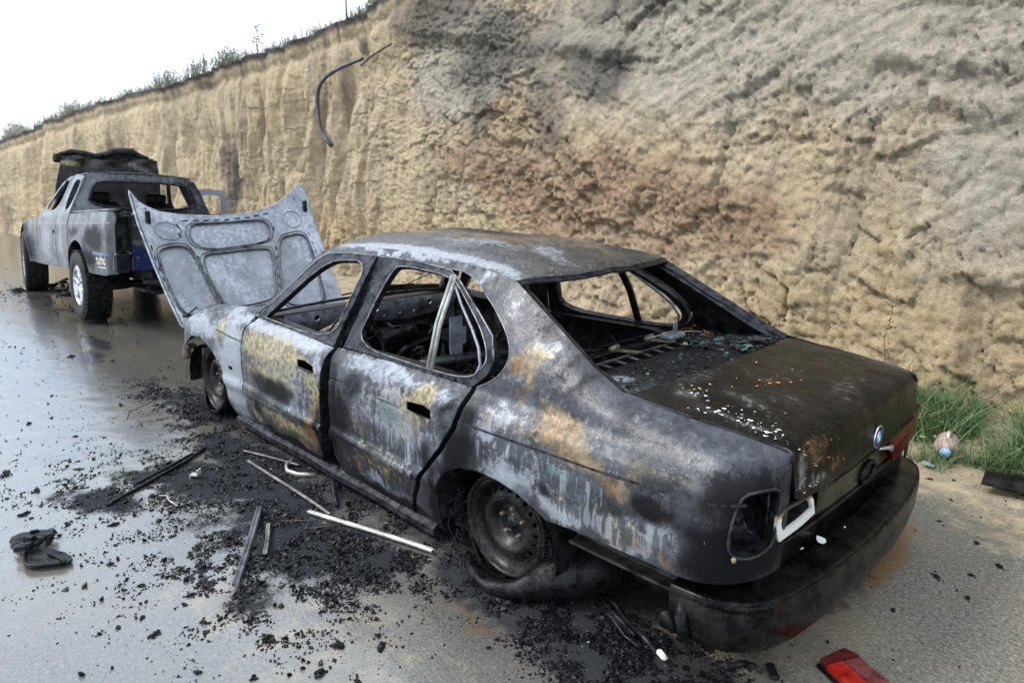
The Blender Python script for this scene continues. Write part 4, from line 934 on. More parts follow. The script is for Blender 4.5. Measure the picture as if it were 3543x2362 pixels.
LID = [(0, -.655), (0, .655), (.2, .642), (.4, .625), (.56, .606), (.72, .602), (.745, .56), (.745, .48), (.75, .42), (.735, .36), (.745, .2), (.735, 0), (.745, -.22), (.75, -.3), (.745, -.42), (.72, -.602), (.56, -.606), (.4, -.625), (.2, -.642)]
lid = P(panel('trunk_lid', LID, lid_fn, M_LID, None, step=.022, thick=.006, flip=True, paint=lid_paint))
# flakes of ash and curled paint on the lid and roof (part of the car's wreckage)
def flakes_on(fn, n, region, rr, rng, mb):
    for k in range(n):
        s_, y_ = region(rng); x_, y2, z_ = [float(np.atleast_1d(q)[0]) for q in fn(np.array([s_]), np.array([y_]))]
        r = rr(rng); m_ = rng.integers(4, 7); a = np.sort(rng.uniform(0, 6.28, m_))
        if np.max(np.diff(np.append(a, a[0]+6.28))) > 3.0: continue
        p = np.stack([np.cos(a)*r*rng.uniform(.5, 1.1, m_), np.sin(a)*r*rng.uniform(.5, 1.1, m_), rng.uniform(0, .3, m_)*r], 1)
        c = np.array([x_, y2, z_+.0015]); mb.add(np.vstack([p+c, c+[0, 0, .2*r]]), [(i, (i+1) % m_, m_) for i in range(m_)], False)
rng = np.random.default_rng(21)
M_ASH = plain('ash_white', (.55, .53, .48), .8, col2=(.75, .73, .68)); M_ASHY = plain('ash_amber', (.45, .28, .08), .7, col2=(.62, .42, .18)); M_ASHO = plain('ash_orange', (.35, .12, .04), .7)
for nm, mt, nn_, cen in (('ash_flakes', M_ASH, 150, [(.42, .53, .10, .035), (.30, .57, .06, .02), (.36, .48, .09, .06), (.15, .47, .015, .015), (.5, .56, .04, .02), (.68, .53, .05, .05)]),
                         ('ash_flakes', M_ASHY, 46, [(.13, .42, .04, .03), (.17, .30, .04, .08), (.20, .10, .05, .1), (.25, -.05, .06, .1), (.70, .40, .04, .10), (.3, -.2, .1, .1)]), ('ash_flakes', M_ASHO, 40, [(.28, .15, .03, .05), (.62, .40, .03, .10), (.34, .05, .04, .05)])):
    mb = MB()
    def reg(g, cen=cen):
        c = cen[g.integers(len(cen))]; return float(np.clip(c[0]+g.normal(0, c[2]), .02, .72)), float(np.clip(c[1]+g.normal(0, c[3]), -.6, .6))
    flakes_on(lid_fn, nn_, reg, lambda g: float(np.clip(g.lognormal(-5.4, .5), .002, .011)), rng, mb)
    o_ = mb.build(nm, mt, lid); o_['kind'] = 'stuff'
# plate recess (between the lamps), lid lower lip, lamp mounts
rec = [(-.33, .505), (.345, .505), (.345, .60), (.30, .632), (-.27, .632), (-.33, .60)]
panel('plate_recess', rec, lambda y, z: (-1.030-.016*(1-(y/.4)**2)+0*z, y, z), plain('dull_plate_panel', (.010, .0095, .007), .25, sc=6, col2=(.036, .033, .022)), lid, step=.04, thick=.004, flip=True)
for sg in (1, -1):
    ss_ = np.linspace(0.01, .60, 30); yy_ = sg*np.interp(ss_, [0, .2, .4, .56, .72], [.655, .642, .625, .606, .602]); x_, y_, z_ = lid_fn(ss_, yy_); MB().tube(np.stack([x_, y_+sg*.005, z_-.001], 1), .005, 6).build('dark_gap_line', M_CHAR, lid)  # added dark tube stands for the black gap between lid and quarter
lp = MB(); lp.tube([(-1.045+.10*abs(y_)**3, y_, .497) for y_ in np.linspace(-.62, .62, 25)], .010, 8, flat=.8); lp.build('lower_lip', M_BUMP, lid)
tr = MB(); tr.tube([(-1.064-.010*(1-(y_/.6)**2), y_, .634) for y_ in np.linspace(-.60, .36, 24)], .005, 6); tr.build('trim_edge', M_BUMP, lid)
lk = MB(); lk.tube([(-1.05, -.13, .618), (-1.066, -.14, .617), (-1.072, -.22, .600), (-1.074, -.262, .588)], [.004, .006, .008, .010], 10); lk.lathe([(0, .0), (.013, .0), (.013, -.012), (.0, -.014)], (-1.066, -.262, .587), 'x', 14); lk.build('lock_cylinder', plain('dull_chrome', (.45, .46, .48), .25, metal=.8), lid)
bd = MB()
# emblem: dark ring with blue and white quarters on a chrome rim
EC = np.array([-1.078, -.062, .688]); nn_ = 32; ae = np.linspace(0, 2*np.pi, nn_, endpoint=False)
def edisc(r0, r1, x0, sel=None):
    v = []; f = []
    for i in range(nn_):
        for r_ in (r0, r1): v.append(EC+[x0, r_*math.cos(ae[i]), r_*math.sin(ae[i])])
    for i in range(nn_):
        if sel is None or sel(i): j = (i+1) % nn_; f.append((2*i, 2*i+1, 2*j+1, 2*j))
    return np.array(v), f
em = MB().lathe([(0, 0.0), (.038, .0), (.043, -.003), (.044, -.008), (.040, -.010), (.038, -.008), (0, -.008)], tuple(EC+[.008, 0, 0]), 'x', 32).build('emblem', plain('emblem_chrome', (.5, .5, .52), .2, metal=.9), lid)
v, f = edisc(.024, .0385, -.0010); raw('emblem_ring', v, f, plain('emblem_black', (.02, .02, .022), .3), em, False)
v, f = edisc(.001, .0235, -.0012, lambda i: (i//8) % 2 == 0); raw('emblem_quarters_white', v, f, plain('emblem_white', (.75, .76, .78), .3), em, False)
v, f = edisc(.001, .0235, -.0012, lambda i: (i//8) % 2 == 1); raw('emblem_quarters_blue', v, f, plain('emblem_blue', (.06, .25, .62), .3), em, False)
ov = MB().tube([(-1.052, -.085+.072*math.cos(t_), .535+.036*math.sin(t_)) for t_ in np.linspace(0, 2*math.pi, 26)[:-1]], .010, 8, closed=True); ov.build('sealing_ring', M_RUBBER, lid)
# left inner lamp opening with its white rim (on the lid), and the dark cavity behind
LO = [(.470, .634), (.432, .60), (.405, .542), (.50, .536), (.648, .530), (.672, .57), (.676, .615), (.65, .636)]
LI = [(.480, .622), (.450, .592), (.436, .570), (.53, .563), (.630, .557), (.648, .585), (.650, .615), (.63, .626)]
def lampfn(y, z): return -1.052+.10*np.clip(np.abs(y)-.5, 0, 1)**1.3, y, z
def rimpaint(y, z): return {'M1': np.zeros((len(y), 3)), 'M2': np.zeros((len(y), 3))}
t = NT('white_burnt_rim'); n_ = t.noise(30, 6, .7); a = t.attr('M1')
t.set('Base Color', t.mix(t.ss(t.math('MULTIPLY_ADD', n_, .5, a[0]), .5, .85), t.mix(n_, (.48, .46, .42), (.62, .61, .58)), t.mix(t.ss(a[0], .7, .95), t.mix(n_, (.08, .045, .02), (.34, .22, .10)), (.02, .018, .016)))); t.set('Roughness', .5); M_WR = t.m
lf = panel('lamp_frame', LO, lampfn, M_WR, lid, [LI], .012, .010, True, paint=lambda y, z: {'M1': np.stack([np.maximum(sst(.595, .635, z), .5*sst(.655, .68, y)), 0*y, 0*y], 1)})
cv = MB()
rows = []
for k_, dx in ((1., 0), (.97, .05), (.85, .10), (.4, .12), (.02, .12)):
    c0 = np.mean(np.array(LI), 0); q = c0+(np.array(LI)-c0)*k_*1.04; x_, y_, z_ = lampfn(q[:, 0], q[:, 1]); rows.append(np.stack([x_+dx, y_, z_], 1))
strip('lamp_cavity', np.array([np.vstack([r_, r_[:1]]) for r_ in rows]), M_CHAR, lf)
# right inner and outer lenses
M_RED = plain('red_lens', (.045, .002, .003), .18, var=.3, col2=(.12, .005, .006)); M_RDK = plain('dark_red_lens', (.06, .006, .008), .2, col2=(.14, .015, .02)); M_AMB = plain('scorched_amber_lens', (.035, .009, .005), .4, col2=(.12, .035, .016))
def lens(name, poly, m, par, dep=.022, xo=-1.062):
    mb = MB(); mb.prism(poly, dep, lambda p_: np.stack([xo+.13*np.clip(np.abs(p_[:, 0])-.5, 0, 1)**1.2+p_[:, 2], p_[:, 0], p_[:, 1]], 1)); return mb.build(name, m, par)
tl = P(lens('tail_light', [(-.27, .610), (-.57, .632), (-.585, .60), (-.55, .565), (-.30, .565)], M_RDK, None)); tl['label'] = 'unburnt red and orange right tail light'
lens('lens', [(-.305, .561), (-.55, .561), (-.545, .51), (-.355, .503)], M_RED, tl)
lens('lens', [(-.592, .632), (-.70, .640), (-.735, .60), (-.70, .53), (-.56, .520), (-.562, .57), (-.598, .60)], M_AMB, tl)
mb = MB(); mb.prism([(-.70, .655), (-.84, .665), (-.845, .57), (-.74, .56)], .03, lambda p_: np.stack([-1.045+(np.abs(p_[:, 0])-.70)*.55+p_[:, 2]*.6, p_[:, 0], p_[:, 1]], 1)); mb.build('lens', M_AMB, tl)
# left outer lamp cavity seen through the quarter opening
rows = []
for k_, dp in ((1.04, .0), (1.0, .045), (.90, .09), (.5, .11), (.05, .10)):
    q = np.array(QLAMP); c0 = q.mean(0); q = c0+(q-c0)*k_; x_, y_, z_ = side_fn(1)(q[:, 0], q[:, 1]); rows.append(np.stack([x_+dp*.95, y_-dp*.75, z_], 1))
qc = P(strip('lamp_cavity', np.array([np.vstack([r_, r_[:1]]) for r_ in rows]), M_CHARM)); 
q = resample(smoothpoly(QLAMP, 1), .01); x_, y_, z_ = side_fn(1, .004)(q[:, 0], q[:, 1])
MB().tube(np.stack([x_, y_, z_], 1), .005, 6, closed=True).build('lamp_flange', plain('grey_flange', (.008, .008, .009), .4, col2=(.035, .035, .04)), qc)
mb = MB(); mb.tube([(-1.0, .66, .70), (-1.005, .665, .60), (-1.0, .66, .52)], .006, 6); mb.tube([(-.98, .74, .58), (-1.0, .70, .55), (-1.01, .69, .52), (-.99, .66, .53)], .003, 5); mb.build('wiring', M_CHARM, qc)
mb = MB(); mb.lathe([(0, 0), (.02, 0), (.022, .02), (.016, .05), (0, .052)], (-.955, .73, .60), 'x', 16); mb.build('bulb_socket', M_CHAR, qc)
MB().box((-.99, .83, .521), (.014, .014, .016), bev=.004).build('bulb_holder', M_TAN, qc)
# inner wall between quarter and lid, rear panel and luggage bay
rp = MB(); rp.box((-1.0, 0, .415), (.012, 1.40, .18)); rp.box((-.985, .64, .58), (.02, .03, .22)); rp.box((-.985, -.62, .60), (.02, .03, .24)); P(rp.build('rear_panel', M_BUMP))
bay = MB(); bay.box((-.55, 0, .30), (.86, 1.3, .01)); bay.box((-.13, 0, .52), (.012, 1.3, .50)); bay.box((-.55, .63, .50), (.8, .012, .40)); bay.box((-.55, -.63, .50), (.8, .012, .40)); P(bay.jitter(.01, 5).build('trunk_tub', M_CHAR))
# ---- bumper
bp = resample([(-.80, .838), (-.90, .835), (-.975, .812), (-1.04, .762), (-1.075, .70), (-1.10, .60), (-1.125, .40), (-1.137, .15), (-1.14, 0), (-1.137, -.15), (-1.125, -.40), (-1.10, -.60), (-1.07, -.72), (-1.02, -.79), (-.95, -.83), (-.80, -.85), (-.50, -.86)], .03, False)
for _ in range(3): bp[1:-1] = .25*bp[:-2]+.5*bp[1:-1]+.25*bp[2:]
tn = np.gradient(bp, axis=0); tn /= np.linalg.norm(tn, axis=1)[:, None]; no = np.stack([tn[:, 1], -tn[:, 0]], 1)  # outward
no = np.where((no*(bp-[-.3, 0])).sum(1)[:, None] < 0, -no, no)
BPROF = [(-.10, .370), (-.075, .370), (-.05, .364), (-.012, .362), (-.003, .3605), (.003, .356), (.0055, .348), (.006, .340), (.0035, .336), (.0035, .332), (.006, .328), (.005, .25), (.0, .212), (-.012, .195), (-.022, .188), (-.08, .184)]
rows = []
for o_, z_ in BPROF:
    n_ = fbm(n3(bp[:, 0]*5, bp[:, 1]*5, z_*9), 3)*.006
    rows.append(np.stack([bp[:, 0]+no[:, 0]*(o_+n_), bp[:, 1]+no[:, 1]*(o_+n_), z_+n_*.7+.012*sst(.6, .86, np.abs(bp[:, 1]))*0], 1))
bump_ = P(strip('rear_bumper', rows, M_BUMP, thick=.006))
sp_ = MB(); sp_.tube([(bp[i, 0]+no[i, 0]*.006, bp[i, 1]+no[i, 1]*.006, .3625) for i in range(8, len(bp)-4)], .0035, 6); sp_.build('edge_bead', M_BUMP, bump_)
rows = []
for o_, z_ in ((-.10, .368), (-.13, .345), (-.16, .350), (-.20, .37)):
    rows.append(np.stack([bp[:, 0]+no[:, 0]*o_, bp[:, 1]+no[:, 1]*o_*.9, z_+.010*fbm(n3(bp[:, 0]*14, bp[:, 1]*14, o_*30), 3)], 1))
strip('bumper_tray', rows, M_RUBBER, bump_)
brk = MB(); brk.tube([(-.80, .80, .20), (-.82, .845, .23), (-.80, .86, .25), (-.77, .84, .24)], [.02, .03, .032, .02], 9); brk.tube([(-.84, .835, .33), (-.85, .855, .27), (-.86, .85, .20)], [.012, .02, .018], 7); brk.jitter(.012, 14).build('torn_bracket', M_RUBBER, bump_)
# frame rail, spare-wheel well and tank under the tail
ur = MB(); ur.box((-.62, .70, .33), (.62, .03, .11), bev=.008); ur.box((-.62, .735, .285), (.60, .07, .012), bev=.003); P(ur.jitter(.004, 8).build('frame_rail', plain('grimy_rail', (.012, .011, .009), .5, sc=20, col2=(.055, .050, .042))))
fr = [o_ for o_ in SED.children if o_.name.startswith('frame_rail')][-1]
for x_ in (-.45, -.49): MB().lathe([(0, .012), (.009, .010), (.010, 0)], (x_, .716, .335), 'y', 10).build('bolt', M_BARE, fr)
wl = MB(); wl.lathe([(.0, .14), (.22, .14), (.27, .17), (.28, .30)], (-.62, .38, 0), 'z', 28); P(wl.jitter(.012, 6).build('spare_wheel_well', M_CHARM))
# ---- wheels
def disc_panel(par, side, y0, mat):
    R_ = .170; outer = [(R_*math.cos(t_), R_*math.sin(t_)) for t_ in np.linspace(0, 2*np.pi, 48, endpoint=False)]
    holes = []
    for k in range(20):
        a = k*2*math.pi/20; c, s = math.cos(a), math.sin(a); holes.append([(c*(.143+.0105*math.cos(t_))-s*.0095*math.sin(t_), s*(.143+.0105*math.cos(t_))+c*.0095*math.sin(t_)) for t_ in np.linspace(0, 2*np.pi, 10, endpoint=False)])
    holes.append([(.032*math.cos(t_), .032*math.sin(t_)) for t_ in np.linspace(0, 2*np.pi, 16, endpoint=False)])
    def fn(u, v):
        r = np.hypot(u, v); h = np.interp(r, [0, .035, .045, .075, .088, .112, .124, .16, .17], [.0, .0, -.016, -.016, .0, .024, .020, -.004, -.012])
        return u, side*(y0+h), v
    return panel('wheel_disc', outer, fn, mat, par, holes, .011, .004, side < 0)
M_NUT = plain('rusty_nut', (.06, .048, .036), .5, col2=(.16, .13, .10))
def wheel(cx, side, steer=0., lean=0.):
    w = bpy.data.objects.new('wheel', None); C.objects.link(w); w.parent = SED
    w.location = (cx-1.2, side*.70, .228); w.rotation_euler = (R(lean), 0, R(steer))
    # local: y=+ outwards (before side flip)
    rm = MB(); f_ = [(.170, .005), (.176, -.03), (.160, -.05), (.172, .045), (.178, .062), (.196, .068), (.207, .078), (.209, .088), (.206, .092), (.200, .085), (.190, .075), (.172, .072), (.166, .05)]
    prof = [(.209, .090), (.2095, .096), (.205, .100), (.199, .094), (.193, .082), (.180, .078), (.176, .055), (.168, .03), (.166, -.01), (.178, -.06), (.190, -.085), (.205, -.09), (.209, -.095), (.205, -.098), (.170, -.07), (.160, -.02), (.160, .03), (.172, .072), (.190, .088)]
    rm.lathe([(r, side*h) for r, h in prof], (0, 0, 0), 'y', 56, True); r_ = rm.build('rim', M_RIM, w)
    dsc = disc_panel(w, side, .045, M_RIM)
    for k in range(5):
        nut = MB(); a = k*2*math.pi/5+.3; nut.lathe([(.0, side*.052), (.008, side*.050), (.0095, side*.04), (.011, side*.026)], (.060*math.cos(a), 0, .060*math.sin(a)), 'y', 6)
        nut.build('lug_nut', M_NUT, dsc)
    hb = MB().lathe([(0, side*.05), (.022, side*.05), (.03, side*.043), (.032, side*.0), (.09, -side*.01), (.13, -side*.03), (.13, -side*.05), (0, -side*.05)], (0, 0, 0), 'y', 24).build('brake_hub', M_CHARM, w)
    # remains of the tyre: collapsed, wide, burnt carcass
    a = np.linspace(0, 2*np.pi, 64, endpoint=False); rows = []
    for yv, rr in ((.088, .2), (.094, .216), (.080, .224), (.02, .222), (-.09, .226), (-.115, .232), (-.135, .224), (-.10, .205)):
        bot = np.clip(-np.sin(a), 0, 1)**2
        rad = rr+.010*fbm(n3(np.cos(a)*3, np.sin(a)*3, yv*9+cx), 3)
        zz = np.maximum(rad*np.sin(a), -.222+.004*yv)
        out_ = yv+np.sign(yv)*.045*bot*(np.abs(yv) > .05)
        rows.append(np.stack([rad*np.cos(a)*(1+.06*bot), side*out_, zz], 1))
    strip('tyre_remains', np.array([np.vstack([q_, q_[:1]]) for q_ in rows]), M_RUBBER, w, flip=side < 0)
    return w
wheel(0, 1, 0, 0); wheel(0, -1); wheel(2.76, 1, -4); wheel(2.76, -1, -4)
# collapsed tyre carcass spilling behind the rear left wheel
cr = MB(); g = []
for i, (x_, y_, r1, r2) in enumerate([(.20, .80, .02, .02), (.10, .88, .03, .03), (-.04, .90, .035, .03), (-.16, .86, .05, .05), (-.26, .74, .08, .10), (-.33, .60, .10, .13), (-.33, .44, .10, .12), (-.27, .33, .08, .10)]):
    g.append((x_, y_, r2*.9+.005))
cr.tube(resample(g, .03, False), np.interp(np.linspace(0, 7, len(resample(g, .03, False))), range(8), [.018, .024, .028, .045, .09, .115, .11, .07]), 14)
P(cr.jitter(.022, 7).jitter(.006, 40).build('tyre_carcass', M_RUBBER))
hc = MB(); rng = np.random.default_rng(14)
for k in range(240):   # frayed steel cords of the burnt tyres
    cx_ = 0. if rng.random() < .75 else 2.76; a_ = rng.uniform(2.6, 6.6); r_ = rng.uniform(.215, .26); p0_ = np.array([cx_+r_*math.cos(a_), rng.uniform(.70, .86), max(.01, .228+r_*math.sin(a_))]); pts = [p0_]
    for j in range(4): pts.append(pts[-1]+rng.normal(0, .022, 3)+[0, .008, 0])
    pts = np.array(pts); pts[:, 2] = np.clip(pts[:, 2], .004, .6); hc.tube(pts, .0012, 3, cap=False)
o_ = P(hc.build('steel_cords', M_CHARM)); o_['kind'] = 'stuff'
# ---- floor, firewall, bulkhead, tunnel
fl_ = MB(); fl_.box((1.15, 0, .075), (2.1, 1.46, .02)); fl_.box((1.1, 0, .15), (1.9, .22, .15), bev=.04); fl_.box((2.22, 0, .42), (.03, 1.44, .62)); fl_.box((.02, 0, .38), (.04, 1.40, .62)); fl_.box((.25, 0, .18), (.45, 1.3, .20), bev=.05); P(fl_.jitter(.012, 5).build('floor_pan', M_CHAR))
eb = MB(); eb.box((2.75, .52, .35), (.95, .12, .30), bev=.03); eb.box((2.75, -.52, .35), (.95, .12, .30), bev=.03); eb.box((2.75, 0, .34), (.62, .36, .34), bev=.06); eb.box((3.2, 0, .35), (.05, 1.2, .28)); eb.box((2.6, 0, .14), (1.2, 1.1, .06)); P(eb.jitter(.03, 8).build('engine_bay', M_CHAR))
ins = MB(); ins.box((2.38, .35, .62), (.16, .40, .05), bev=.02); ins.tube([(2.5, .58, .60), (2.42, .45, .65), (2.40, .25, .655), (2.44, .0, .65)], [.03, .04, .04, .03], 8); P(ins.jitter(.02, 12).build('charred_insulation', plain('copper_insulation', (.10, .035, .02), .5, sc=25, col2=(.50, .30, .20))))
cw = MB(); cw.tube([(2.17, y_, .752+.03*(1-(y_/.7)**2)) for y_ in np.linspace(-.70, .70, 20)], .010, 6); cw.box((2.24, 0, .715), (.13, 1.34, .03), bev=.01); P(cw.jitter(.004, 9).build('cowl', M_CHARM))
wp = MB(); wp.tube([(2.25, .1, .79), (2.3, -.25, .80), (2.32, -.55, .79)], .006, 6); wp.tube([(2.28, -.45, .80), (2.30, -.72, .865)], .004, 5); P(wp.build('wiper_arm', M_CHAR))
# dashboard beam: pressed grey metal with round holes
DB = [(-.66, .635), (-.3, .60), (.1, .635), (.66, .635), (.66, .755), (-.66, .755)]
hl = [[(y_+.018*math.cos(t_), .712+.018*math.sin(t_)) for t_ in np.linspace(0, 6.28, 12, endpoint=False)] for y_ in (-.42, .02, .2, .45)]+[[(y_+.009*math.cos(t_), .662+.009*math.sin(t_)) for t_ in np.linspace(0, 6.28, 8, endpoint=False)] for y_ in (-.52, -.3, -.18, -.05, .33)]
P(panel('dashboard_beam', DB, lambda y, z: (2.02-.05*np.sin((z-.62)*14)+.008*fbm(n3(y*9, z*9, 1), 3), y, z+.012), plain('grey_pressed_steel', (.08, .084, .095), .34, sc=12, bump=.6, col2=(.34, .36, .41), metal=.2), None, hl, .022, .005, True))
dl = MB(); dl.tube([(1.98, y_, .555+.02*math.sin(y_*14)) for y_ in np.linspace(-.64, .64, 22)], .032, 8); dl.box((1.95, .38, .52), (.12, .36, .12), bev=.03); dl.box((1.93, -.1, .50), (.14, .34, .18), bev=.03); P(dl.jitter(.035, 13).build('melted_dashboard', M_CHAR))
mt = MB(); mt.tube([(1.90, .50, .63), (1.88, .36, .66), (1.89, .22, .64), (1.90, .12, .62)], [.03, .045, .04, .02], 9); P(mt.jitter(.03, 22).build('melted_instrument_pod', plain('melted_pink_grey', (.06, .045, .045), .35, sc=40, col2=(.35, .27, .26))))
sw = MB(); sc_ = np.array([1.66, .38, .60]); sw.tube([sc_+[.07*math.sin(t_)*.9, .185*math.cos(t_), .17*math.sin(t_)] for t_ in np.linspace(0, 2*np.pi, 36, endpoint=False)], .007, 7, closed=True); sw.tube([sc_, (1.80, .38, .56), (1.95, .38, .52)], .016, 8)
for t_ in (.2, 1.57, 2.9): sw.tube([sc_, sc_+[.065*math.sin(t_), .18*math.cos(t_), .165*math.sin(t_)]], .005, 5)
P(sw.build('steering_wheel', M_CHARM))
def seat(name, cx, cy, w, h):
    s = MB(); ax = [(cx, cy-w/2, .28), (cx-.02, cy-w/2, .45), (cx-.10, cy-w*.42, .62), (cx-.15, cy-w*.3, .72), (cx-.16, cy, .75), (cx-.15, cy+w*.3, .72), (cx-.10, cy+w*.42, .62), (cx-.02, cy+w/2, .45), (cx, cy+w/2, .28)]
    s.tube(resample(ax, .05, False), .013, 7)
    for z_ in (.36, .46, .56): s.tube([(cx-.05, cy-w*.45, z_), (cx-.06, cy, z_-.02), (cx-.05, cy+w*.45, z_)], .004, 5)
    for k in (-.3, 0, .3): s.tube([(cx-.0, cy+k*w, .30), (cx-.08, cy+k*w, .52), (cx-.13, cy+k*w, .70)], .003, 5)
    for k in (-1, 1): s.tube([(cx+.42, cy+k*w*.45, .22), (cx, cy+k*w*.48, .24)], .016, 6)
    s.tube([(cx+.42, cy-w*.45, .22), (cx+.44, cy, .24), (cx+.42, cy+w*.45, .22)], .012, 6)
    for k in range(5): s.tube([(cx+.38-.08*k, cy-w*.42, .23), (cx+.38-.08*k, cy, .215), (cx+.38-.08*k, cy+w*.42, .23)], .003, 5)
    return P(s.build(name, M_CHARM))
seat('front_seat_frame', 1.18, .36, .46, .5); seat('front_seat_frame', 1.18, -.36, .46, .5)
hr = MB()
for cy in (-.38,):
    v = [(1.09-.02*math.cos(a_)*0, cy+.13*np.sign(math.cos(a_))*abs(math.cos(a_))**.5, .80+.14*np.sign(math.sin(a_))*abs(math.sin(a_))**.5) for a_ in np.linspace(0, 2*np.pi, 24, endpoint=False)]
    q = np.array(v); hr.add(np.vstack([q, q+[.05, 0, 0]]), [tuple(range(24)), tuple(range(47, 23, -1))]+[(i, (i+1) % 24, 24+(i+1) % 24, 24+i) for i in range(24)], False)
P(hr.build('seat_back_shell', plain('scorched_seat_shell', (.022, .018, .014), .6, col2=(.09, .075, .055))))
# pale brace and fat tubes seen through the rear door window
tb = MB(); tb.tube([(.92, .62, .64), (.80, .50, .69), (.60, .25, .73), (.45, .05, .775)], [.034, .030, .028, .024], 12); tb.tube([(.92, .62, .64), (.93, .64, .55), (.95, .64, .40)], [.036, .034, .03], 12)
tb.tube([(.86, .60, .60), (.62, .34, .64), (.42, .10, .70)], .010, 8); P(tb.jitter(.006, 8).build('fallen_seat_tube', M_CHARM))
pb2 = MB(); pb2.box((1.25, -.04, .66), (.015, .10, .24), bev=.006); pb2.box((1.25, -.10, .66), (.012, .03, .10)); P(pb2.build('seatbelt_anchor_plate', plain('pale_blue_plate', (.30, .33, .40), .4, col2=(.42, .45, .52))))
jk = MB(); rng = np.random.default_rng(5)
for k in range(260):
    c_ = np.array([rng.uniform(.1, 1.95), rng.uniform(-.62, .66), rng.uniform(.10, .35)+.30*(rng.random() < .35)]); d_ = rng.normal(0, .10, 3)*[1, 1, .5]
    jk.tube([c_, c_+d_*.5+rng.normal(0, .02, 3), c_+d_], rng.uniform(.003, .012), 5)
for k in range(420):
    c_ = np.array([rng.uniform(.1, 2.0), rng.uniform(-.65, .68), rng.uniform(.10, .45)]); rr_ = Matrix.Rotation(rng.uniform(0, 6), 3, Vector(rng.normal(0, 1, 3))); jk.box(c_, rng.uniform(.01, .07, 3), np.array(rr_), taper=.7)
o_ = P(jk.jitter(.01, 20).build('cabin_debris', M_CHAR)); o_['kind'] = 'stuff'
jk = MB()
for k in range(70):
    c_ = np.array([rng.uniform(.15, 1.9), rng.uniform(.45, .72), rng.uniform(.60, .70)]) if k < 25 else np.array([rng.uniform(.2, .9), rng.uniform(.2, .66), rng.uniform(.34, .58)])
    rr_ = Matrix.Rotation(rng.uniform(0, 6), 3, Vector(rng.normal(0, 1, 3))); jk.box(c_, rng.uniform(.005, .035, 3)*[1.5, 1, .3], np.array(rr_), taper=.6)
o_ = P(jk.build('cabin_scraps', M_BARE)); o_['kind'] = 'stuff'
wr = MB()
for k in range(9):
    c_ = np.array([rng.uniform(.1, .9), rng.uniform(0, .6), rng.uniform(.5, .75)]); pts = [c_]
    for j in range(5): pts.append(pts[-1]+rng.normal(0, .035, 3))
    wr.tube(pts, .0016, 4)
for c_ in ((-.10, -.50, .86), (-.08, -.46, .88), (.0, -.56, .84), (1.9, .60, .68), (1.95, .55, .64)):
    pts = [np.array(c_)]
    for j in range(5): pts.append(pts[-1]+rng.normal(0, .03, 3))
    wr.tube(pts, .0022, 4)
o_ = P(wr.build('loose_wires', M_WIRE)); o_['kind'] = 'stuff'
# ---- parcel shelf with slotted front edge, spring frame and hinges
def shelf_z(x, y): return .800+.035*sst(-.15, -.42, x)+.007*fbm(n3(x*6, y*6, 3), 4)+.018*np.exp(-(((x+.22)/.10)**2+((y-.42)/.12)**2))+.012*np.exp(-(((x+.24)/.1)**2+((y+.1)/.12)**2))
SH = [(-.03, .56), (-.03, -.58), (-.50, -.66), (-.54, -.3), (-.545, 0), (-.53, .3), (-.49, .65)]
slots = []
for k in range(11):
    y_ = .52-.098*k
    slots.append([(-.042, y_), (-.042, y_-.068), (-.103, y_-.062), (-.103, y_-.006)])
def shp(x, y):
    w = .05*fbm(n3(x*7, y*7, 1), 3); z_ = 0*x
    return {'M1': np.stack([.5*blob(x+w, y+w, -.2, .2, .06, .12), z_, np.clip(.75*blob(x+w, y+w, -.26, .43, .07, .08)+.45*blob(x+w, y+w, -.45, .5, .08, .12)+.4*blob(x, y, -.06, 0, .04, .6), 0, 1)], 1), 'M2': np.stack([z_, .75-.6*blob(x+w, y+w, -.3, .45, .15, .15), z_], 1)}
M_SHELF = burnt('charred_shelf', dark=(.0025, .0025, .003), mid=(.016, .0165, .019), pale=(.24, .26, .29), speck=.45, rough=.28)
shf = P(panel('parcel_shelf', SH, lambda x, y: (x, y, shelf_z(x, y)), M_SHELF, None, slots, .018, .004, False, shp))
fr_ = MB(); fr_.tube([(-.03, y_, .806) for y_ in np.linspace(-.58, .56, 20)], .006, 6)
for k in range(12):
    y_ = .525-.098*k; fr_.tube([(-.04, y_+.02, .806), (-.10, y_+.018, .803)], [.010, .009], 6, flat=.6)
fr_.build('slotted_edge', plain('dull_steel_edge', (.012, .012, .012), .35, col2=(.06, .06, .058), metal=.1), shf)
sf = MB()
for x_, z_ in ((.05, .80), (.10, .79), (.16, .80)): sf.tube([(x_, .50, z_), (x_-.01, .1, z_+.012), (x_, -.5, z_)], .0045, 5)
for k in range(7): y_ = .42-.14*k; sf.tube([(.02, y_, .80), (.10, y_-.03, .80), (.17, y_+.01, .79)], .003, 5)
P(sf.build('seat_spring_frame', M_CHARM))
for x_, y_ in ((.055, .36), (.04, .02), (.05, -.28)):
    hg = MB(); hg.tube([(x_+.02, y_+.028, .818), (x_+.02, y_-.028, .824)], .014, 12); hg.box((x_-.05, y_-.01, .818), (.13, .035, .006), np.array(Matrix.Rotation(.12, 3, 'Y')))
    P(hg.build('seat_hinge', M_TAN))
bx = MB(); bx.box((-.02, -.34, .84), (.08, .13, .02), bev=.005); bx.box((-.03, -.35, .875), (.005, .07, .06), np.array(Matrix.Rotation(.3, 3, 'Z'))); bx.tube([(.04, -.22, .83), (.0, -.30, .85), (-.05, -.44, .85), (-.08, -.52, .84)], .005, 5); P(bx.build('latch_plate', M_BARE))
gl = MB(); rng = np.random.default_rng(8)
